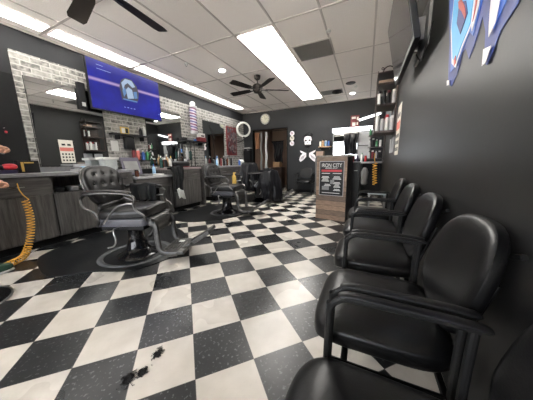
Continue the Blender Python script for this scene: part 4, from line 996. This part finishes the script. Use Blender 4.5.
t = thing('framed_licence', 'purple-edged frame leaning against the brick at the end of the first counter', 'frame', (-4.1, 2.66, .95), 0, None, True)
Rl = rotm(ry=-.30)
f = MB(); cf_ = Vector((-4.07, 2.66, .845))
def fr(c, d, nm, m): 
    g2 = MB(); g2.box(cf_+(Rl @ Vector(c)), d, Rl, bev=.002); g2.build(nm, m, t, False)
fr((0, 0, .19), (.015, .36, .34), 'frame', 'purple'); fr((.009, 0, .17), (.004, .27, .23), 'sheet', 'grey')
bottle(-3.84, 2.56, .83, .13, .035, 'amber', 'black', 'small amber jar at the left of the low desk', 'jar', 1, name='jar')
tag(MB().b2((-3.98, 2.68, .831), (-3.80, 2.86, .87), bev=.006).build('tool_tray', 'grey'), 'grey tool tray on the low desk beside the amber jar', 'tray')
tag(MB().b2((-3.98, 2.92, .831), (-3.80, 3.12, .865), bev=.006).build('folded_towel', 'white'), 'white folded towel on the low desk', 'towel')
tag(MB().b2((BX, 2.74, 1.13), (BX+.12, 3.155, 1.145), bev=.002).build('narrow_ledge', 'black'), 'narrow black ledge on the brick above the low desk', 'shelf')
for y, x, z, h, m, c, l, sh in ((2.80, BX+.06, 1.145, .22, 'dred', 'black', 'dark red spray can leftmost on the narrow ledge', 1), (2.89, BX+.06, 1.145, .22, 'pink', 'white', 'coral red spray can on the narrow ledge', 1), (3.00, BX+.06, 1.145, .20, 'blue', 'white', 'blue bottle on the narrow ledge', 0), (3.09, BX+.06, 1.145, .21, 'green', 'white', 'green bottle rightmost on the narrow ledge', 0), (3.08, -4.05, .83, .22, 'lblue', 'blue', 'light blue bottle standing on the low desk', 0)):
    bottle(x, y, z, h, .033, m, c, l, 'bottle', sh)
# black box and red item at far left of the counter
t = thing('desk_frame', 'black box with a gold stripe on the first counter left of the mirror', 'box', (-4.0, 1.2, CT), 0, None, True)
MB().b2((-4.10, 1.13, CT+.001), (-4.0, 1.33, 1.13), bev=.004).build('case', 'black', t, False); MB().b2((-4.0, 1.16, CT+.02), (-3.998, 1.185, 1.11)).build('gold_stripe', 'yellow', t, False); MB().b2((-4.0, 1.19, 1.095), (-3.998, 1.28, 1.11)).build('gold_edge', 'yellow', t, False)
t = thing('hair_clipper', 'red and black clipper in its holder at the left end of the counter', 'clipper', (-3.95, 1.0, CT), 0, None, True)
MB().b2((-4.03, .96, CT+.001), (-3.92, 1.10, CT+.045), bev=.01).build('holder', 'purple', t)
MB().sup((-3.97, 1.055, 1.055), (.075, .13, .075), .8, .8, 20, 12).build('clipper_body', 'red', t); MB().sup((-3.97, .975, 1.05), (.05, .08, .05), .8, .8, 14, 8).build('blade_head', 'black', t)
# red flyer in mirror is on the right wall. Station 2 items
bag = tag(MB().sup((-3.98, 3.74, CT+.075), (.22, .46, .15), .6, .45, 28, 12).build('tool_bag', 'black'), 'black tool bag with a red base on the second counter', 'bag')
MB().sup((0, 0, .012), (.23, .47, .024), .5, .4, 28, 6).build('red_base', 'dred', bag, local=True)
f = MB(); f.tube(arc((0, 0, .14), .10, 0, PI, 10, 'yz'), .008, 6); f.build('handle', 'black', bag, local=True)
for y, x, h, m, c, l, sh in ((3.33, -4.12, .26, 'dgreen', 'white', 'dark green bottle at the left end of the second counter', 0), (3.33, -3.97, .17, 'black', 'black', 'short black jar at the left front of the second counter', 1), (3.40, -4.10, .22, 'amber', 'white', 'amber bottle before the second mirror', 1), (3.45, -3.98, .20, 'white', 'white', 'white shaker bottle before the second mirror', 0), (3.50, -4.14, .30, 'lwood', 'cream', 'tan bottle before the second mirror', 0), (3.56, -4.19, .28, 'cream', 'black', 'cream bottle behind the black tool bag', 0), (3.67, -4.20, .27, 'grey', 'yellow', 'grey bottle with a yellow cap behind the black tool bag', 0), (4.02, -4.10, .20, 'lgrey', 'white', 'pale grey bottle right of the black tool bag', 1)):
    bottle(x, y, CT, h, .034, m, c, l, 'bottle', sh)
t = thing('wire_stand', 'black metal stand holding bottles between the second and third mirrors', 'stand', (-4.1, 4.22, CT), 0, None, True)
for (a, b) in ((-4.2, 4.06), (-3.95, 4.06), (-4.2, 4.20), (-3.95, 4.20)): MB().tube([(a, b, CT+.021), (a, b, 1.60)], .009, 6).build('post', 'black', t)
MB().b2((-4.21, 4.05, 1.14), (-3.94, 4.21, 1.15)).build('shelf', 'black', t, False)
bottle(-4.13, 4.13, 1.15, .30, .035, 'lgrey', 'white', 'tall silver bottle on the black wire stand', 'bottle', 0); bottle(-4.02, 4.13, 1.15, .28, .033, 'dgreen', 'black', 'green bottle on the black wire stand', 'bottle', 0)
t = thing('floating_shelf', 'black floating shelf under the barber pole', 'shelf', (BX, 4.5, 1.60), 0, None, True)
MB().b2((BX, 3.98, 1.61), (BX+.22, 4.90, 1.635), bev=.003).build('board', 'black', t, False)
for y in (4.1, 4.7): MB().b2((BX, y, 1.54), (BX+.16, y+.02, 1.61)).build('bracket', 'black', t, False)
for a, b, h, m, l in ((4.0, 4.14, .06, 'black', 'low black clipper case at the left end of the shelf under the barber pole'), (4.17, 4.36, .07, 'grey', 'grey blue clipper case on the shelf under the barber pole'), (4.38, 4.46, .05, 'blue', 'small dark blue box on the shelf under the barber pole'), (4.60, 4.84, .12, 'dred', 'dark red box with a white front on the shelf under the barber pole')):
    o = tag(MB().b2((BX+.04, a, 1.636), (BX+.18, b, 1.636+h), bev=.006).build('tool_case', m), l, 'case')
t = thing('white_carton', 'white carton with a red print on top of the dark red box', 'box', (BX+.1, 4.72, 1.757), 0, None, True)
MB().b2((BX+.05, 4.62, 1.757), (BX+.17, 4.82, 1.86), bev=.003).build('carton', 'white', t, False); MB().b2((BX+.17, 4.66, 1.775), (BX+.172, 4.78, 1.81)).build('print', 'black', t, False)
# station 3 items
s3 = [(4.98, -4.02, .24, 'black', 'black', 'black bottle at the left end of the third counter', 0), (5.10, -3.98, .26, 'lblue', 'blue', 'light blue spray bottle on the third counter', 2), (5.22, -4.05, .30, 'white', 'lblue', 'white and blue bottle on the third counter', 0), (5.40, -4.05, .27, 'dred', 'black', 'dark red bottle before the third mirror', 0), (5.48, -4.0, .30, 'black', 'white', 'tall black bottle with a white cap before the third mirror', 0), (5.56, -4.08, .24, 'white', 'black', 'white jar with a black lid before the third mirror', 1), (5.66, -4.0, .28, 'amber', 'black', 'amber bottle before the third mirror', 0), (5.76, -4.06, .25, 'cream', 'dred', 'cream bottle with a red cap before the third mirror', 0), (5.88, -4.0, .30, 'black', 'grey', 'black bottle with a grey cap right of the third mirror', 0), (6.0, -4.06, .22, 'lgrey', 'white', 'pale grey jar near the right end of the third counter', 1), (6.30, -3.95, .22, 'blue', 'white', 'deep blue bottle at the right end of the third counter', 0)]
for y, x, h, m, c, l, sh in s3: bottle(x, y, CT, h, .036, m, c, l, 'bottle', sh)
tag(MB().sup((-3.93, 6.42, CT+.10), (.14, .16, .20), .7, .7, 20, 12, fn=lambda v: Vector((v.x+.01*math.sin(v.z*60), v.y+.01*math.cos(v.z*50), v.z))).build('towel_roll', 'white'), 'bunched white towel at the right end of the third counter', 'towel')
t = thing('arc_lamp', 'thin black curved gooseneck lamp in front of the third mirror', 'lamp', (-3.95, 4.9, CT), 0, None, True)
MB().lathe([(.06, 0), (.06, .012), (.015, .02)], (-4.2, 5.31, CT+.001), 16).build('base', 'black', t)
MB().tube(spline([(-4.2, 5.31, CT+.02), (-4.18, 5.26, 1.5), (-4.1, 5.08, 1.9), (-4.08, 4.95, 2.14)], 6), .009, 8).build('neck', 'black', t)
MB().tube([(-4.08, 4.96, 2.12), (-4.05, 5.08, 1.92), (-4.05, 5.16, 1.76)], .022, 8, flat=(1, .4)).build('lamp_head', 'black', t)
bottle(-2.98, 3.30, 0, 0, .01, 'black', 'black', 'x') if False else None
# yellow spray bottle on second chair seat
rz2 = math.radians(7); f1 = Vector((math.cos(rz2), math.sin(rz2), 0)); f2 = Vector((-math.sin(rz2), math.cos(rz2), 0)); B2 = Vector((-2.66, 3.68, 0))
p = B2+f1*.17+f2*(.05)+Vector((0, 0, .629))
t = thing('spray_bottle', 'yellow bottle standing on the seat of the second barber chair', 'bottle', p, 0, None, True)
MB().lathe([(.040, 0), (.044, .02), (.042, .15), (.016, .19), (.016, .21)], p, 14).build('body', 'yellow', t); MB().box(p+Vector((.01, 0, .22)), (.06, .022, .025), bev=.004).build('spray_trigger', 'yellow', t)
# cape hanging off the second counter end
cloth_over('barber_cape', 'dark cape hanging from the front edge of the pinkish counter', (-3.665, 3.30, .99), (0, 1, 0), .34, .56, .10, 41, 'cape2', .045)
tag(MB().grid(lambda u, v: Vector((-3.595+.02*math.sin(u*8)+.02*v, 3.30+(u-.5)*.16+.03*v, .52-.20*v+.03*math.sin(u*5))), 10, 10).build('white_cloth', 'white', solid=.004), 'white cloth corner hanging below the dark cape', 'cloth')
tag(MB().tube([(-3.80, 3.13, .985), (-3.665, 3.13, .99), (-3.665, 3.47, .99), (-3.80, 3.47, .985)], .008, 6).build('cape_hook', 'chrome'), 'chrome bar at the edge of the pinkish counter holding the dark cape', 'hook')
# foot rest scrap on nearest chair
tag(MB().box(B1+e1*.50+e2*.08+Vector((0, 0, .122)), (.06, .05, .008), rotm(rz=.4)).build('paper_scrap', 'white', smooth=False), 'small white paper scrap on the footrest of the nearest barber chair', 'paper')

# hair clippings on the floor
def clump(c, n, r, ax, label):
    rnd = random.Random(hash(c[0]*100) % 99); f = MB()
    for k in range(n):
        a = rnd.uniform(0, 2*PI); d = abs(rnd.gauss(0, .5)); p_, q_ = r*d*math.cos(a)*ax[0], r*d*math.sin(a)*ax[1]; x = c[0]+p_*.86-q_*.5; y = c[1]+p_*.5+q_*.86
        z = .002+.006*rnd.random()*max(0, 1-d); L = rnd.uniform(.008, .022); b = rnd.uniform(0, 2*PI)
        f.tube([(x, y, z), (x+L*.5*math.cos(b), y+L*.5*math.sin(b), z+.002), (x+L*math.cos(b+.7), y+L*math.sin(b+.7), z)], .0011, 3)
    o = f.build('hair_clippings', 'hair'); o['kind'] = 'stuff'; return tag(o, label, 'hair', None)
clump((-1.005, .665), 260, .040, (.55, 1.1), 'dark clump of hair clippings higher on the white tile at the bottom')
clump((-.985, .555), 240, .026, (.8, .9), 'dark clump of hair clippings on the tile seam, between the other two')
clump((-1.015, .505), 300, .036, (.8, .9), 'lowest dark clump of hair clippings on the tile seam near the frame bottom')

# ------------------------------------------------------------------ barber at the left edge
P0 = Vector((-3.40, .44, 0))
per = thing('person', 'person in a dark green shirt at the left frame edge, hand over the counter', 'person', P0, 0, None, True)
def skin_mesh(name, verts, edges, radii, m, root=0, sub=2, parent=per):
    me = bpy.data.meshes.new(name); me.from_pydata([Vector(v)-P0 for v in verts], edges, [])
    o = bpy.data.objects.new(name, me); C.objects.link(o); o.parent = parent; ORG[o] = P0
    me.materials.append(M[m])
    md = o.modifiers.new('skin', 'SKIN'); md.use_smooth_shade = True
    for i, r in enumerate(radii):
        sv = me.skin_vertices[0].data[i]; sv.radius = r if isinstance(r, tuple) else (r, r); sv.use_root = (i == root)
    sb = o.modifiers.new('sub', 'SUBSURF'); sb.levels = sub; sb.render_levels = sub
    return o
# facing +y. joints
x, y = P0.x, P0.y
J = {}
V = []; Ed = []; Rr = []
def jv(p, r, prev=None):
    V.append(p); Rr.append(r); i = len(V)-1
    if prev is not None: Ed.append((prev, i))
    return i
pel = jv((x, y, .95), (.15, .11)); wa = jv((x, y+.01, 1.10), (.14, .10), pel); ch = jv((x, y+.02, 1.30), (.165, .115), wa); up = jv((x, y+.01, 1.42), (.12, .08), ch)
nk = jv((x, y+.02, 1.50), .055, up); jaw = jv((x, y+.05, 1.58), (.068, .075), nk); hd = jv((x, y+.05, 1.67), (.078, .095), jaw); top = jv((x, y+.04, 1.75), (.055, .07), hd)
for s in (-1, 1):
    hip = jv((x+.09*s, y, .90), .095, pel); kn = jv((x+.10*s, y+.02, .50), .06, hip); an = jv((x+.10*s, y-.02, .10), .042, kn); toe = jv((x+.11*s, y+.13, .045), (.04, .03), an)
HR = Vector((-3.235, .845, 1.235)); HL = Vector((-3.27, .80, .90))
sh = jv((x+.17, y+.0, 1.40), .06, up); el = jv((x+.21, y+.10, 1.12), .045, sh); wr = jv((HR.x+.0, HR.y-.13, 1.225), .030, el); pm = jv((HR.x, HR.y-.035, 1.235), (.044, .030), wr); jv((HR.x, HR.y+.012, 1.222), (.036, .030), pm)
sh2 = jv((x-.17, y, 1.40), .06, up); el2 = jv((x-.20, y+.12, 1.10), .045, sh2); wr2 = jv((HL.x-.06, HL.y-.12, .93), .030, el2); pm2 = jv((HL.x-.02, HL.y-.035, .905), (.044, .030), wr2); jv((HL.x-.015, HL.y+.010, .885), (.036, .030), pm2)
body = skin_mesh('body', V, Ed, Rr, 'skin')
# fingers: five curled chains per hand, joined into the body's skin object as separate hand meshes
def hand(palm, fwd, side, nm):
    palm = Vector(palm); fwd = Vector(fwd).normalized(); side = Vector(side).normalized(); dn = fwd.cross(side).normalized()
    if dn.z > 0: dn = -dn
    v = []; e = []; r = []
    for k in range(4):
        L = (.030, .034, .032, .026)[k]; b0 = palm+side*(-.030+.020*k)-fwd*.01; i = len(v)
        v += [b0, b0+fwd*.040, b0+fwd*(.040+L*.75)+dn*L*.35, b0+fwd*(.040+L*.95)+dn*L*1.0, b0+fwd*(.034)+dn*L*1.35]
        e += [(i+j, i+j+1) for j in range(4)]; r += [.0125, .012, .011, .010, .009]
    i = len(v); b0 = palm-side*.034-fwd*.03
    v += [b0, b0-side*.018+fwd*.022+dn*.012, b0-side*.012+fwd*.048+dn*.030, b0+side*.010+fwd*.062+dn*.040]; e += [(i+j, i+j+1) for j in range(3)]; r += [.014, .0125, .011, .009]
    roots = [0, 5, 10, 15, 20]
    o = skin_mesh(nm, v, e, r, 'skin', 0, 2, body)
    for q in roots: o.data.skin_vertices[0].data[q].use_root = True
hand((HR.x, HR.y-.03, 1.238), (0.05, 1, .05), (1, 0, .15), 'hand_fingers'); hand((HL.x-.01, HL.y-.03, .90), (.1, 1, -.1), (1, 0, .2), 'hand_fingers')
# shirt
v = [(x, y, .93), (x, y+.01, 1.10), (x, y+.02, 1.30), (x, y+.01, 1.43), (x+.175, y, 1.395), (x+.215, y+.10, 1.14), (x+.19, y+.20, 1.15), (x-.175, y, 1.395), (x-.20, y+.10, 1.14), (x, y+.02, 1.475)]
skin_mesh('shirt', v, [(0, 1), (1, 2), (2, 3), (3, 4), (4, 5), (5, 6), (3, 7), (7, 8), (3, 9)], [(.175, .135), (.165, .125), (.19, .14), (.135, .095), .078, .064, .058, .078, .064, .065], 'shirt')
v = [(x, y, 1.0), (x, y, .93)]; e = [(0, 1)]; r = [(.165, .125), (.17, .13)]
for s in (-1, 1):
    i = len(v); v += [(x+.095*s, y, .82), (x+.10*s, y+.02, .50), (x+.10*s, y-.01, .13)]; e += [(1, i), (i, i+1), (i+1, i+2)]; r += [.105, .078, .068]
skin_mesh('trousers', v, e, r, 'trouser')
MB().sup((x, y+.025, 1.725), (.18, .215, .15), .9, .9, 24, 14).build('hair', 'hair', per)
for s in (-1, 1):
    MB().sup((x+.08*s, y+.05, 1.655), (.02, .04, .06), .9, .9, 10, 8).build('ear', 'skin', per)
    MB().sup((x+.032*s, y+.132, 1.665), (.026, .014, .014), 1, 1, 10, 6).build('eye', 'white', per)
MB().sup((x, y+.15, 1.635), (.028, .04, .05), .9, .9, 10, 8).build('nose', 'skin', per)
MB().sup((x, y+.128, 1.59), (.05, .014, .014), 1, 1, 10, 6).build('mouth', 'dred', per)
for s, (fx, fy) in ((-1, (x-.12, y+.05)), (1, (x+.13, y+.155))):
    sh_ = MB().sup((fx, fy, .052), (.105, .29, .10), .55, .6, 28, 10, fn=lambda q: Vector((q.x*(1-.25*abs(q.y)/.15), q.y, q.z*(1-.35*max(0, q.y)/.15)))).build('sneaker', 'shoe', per)
    MB().sup((fx, fy, .014), (.112, .30, .026), .4, .6, 28, 6, fn=lambda q: Vector((q.x*(1-.25*abs(q.y)/.15), q.y, q.z))).build('sole', 'white', sh_)

# ------------------------------------------------------------------ daylight, world, camera
wd = bpy.data.worlds.new('World'); bpy.context.scene.world = wd; wd.use_nodes = True
bg = wd.node_tree.nodes['Background']; bg.inputs['Color'].default_value = (.92, .95, 1, 1); bg.inputs['Strength'].default_value = 4
pld = bpy.data.lights.new('window_daylight', 'AREA'); pld.shape = 'RECTANGLE'; pld.size = x1-x0; pld.size_y = 1.95
pld.cycles.is_portal = True
po = bpy.data.objects.new('window_daylight', pld); C.objects.link(po); po.location = ((x0+x1)/2, YF-.14, 1.475); po.rotation_euler = (PI/2, 0, 0)
pv = tag(MB().b2((-30, YF-50, -.10), (25, YF-.12, -.02)).build('pavement', 'pavement', smooth=False), 'pale pavement outside the storefront', 'pavement'); pv['kind'] = 'structure'
sl = bpy.data.lights.new('sun', 'SUN'); sl.energy = 75; sl.angle = .01; sl.color = (1, .95, .88)
so = bpy.data.objects.new('sun', sl); C.objects.link(so); so.location = (0, 0, 6); so.rotation_euler = (math.radians(-38), math.radians(12), 0)

cam = bpy.data.cameras.new('Camera'); co = bpy.data.objects.new('Camera', cam); C.objects.link(co)
F, yaw, pit, rol = 211.19, .4374, -.1773, -.0162
cam.sensor_fit = 'HORIZONTAL'; cam.sensor_width = 36; cam.lens = 36*F/533; cam.clip_start = .01
fw = Vector((-math.sin(yaw)*math.cos(pit), math.cos(yaw)*math.cos(pit), math.sin(pit))); rt = Vector((math.cos(yaw), math.sin(yaw), 0)); upv = rt.cross(fw)
r2 = rt*math.cos(rol)+upv*math.sin(rol); u2 = -rt*math.sin(rol)+upv*math.cos(rol)
mw = Matrix((r2, u2, -fw)).transposed().to_4x4(); mw.translation = (0, 0, 1.06); co.matrix_world = mw
sc_ = bpy.context.scene; sc_.camera = co
sc_.view_settings.view_transform = 'Standard'; sc_.view_settings.look = 'None'; sc_.view_settings.gamma = 1; sc_.view_settings.use_curve_mapping = False
sc_.view_settings.exposure = 1.32
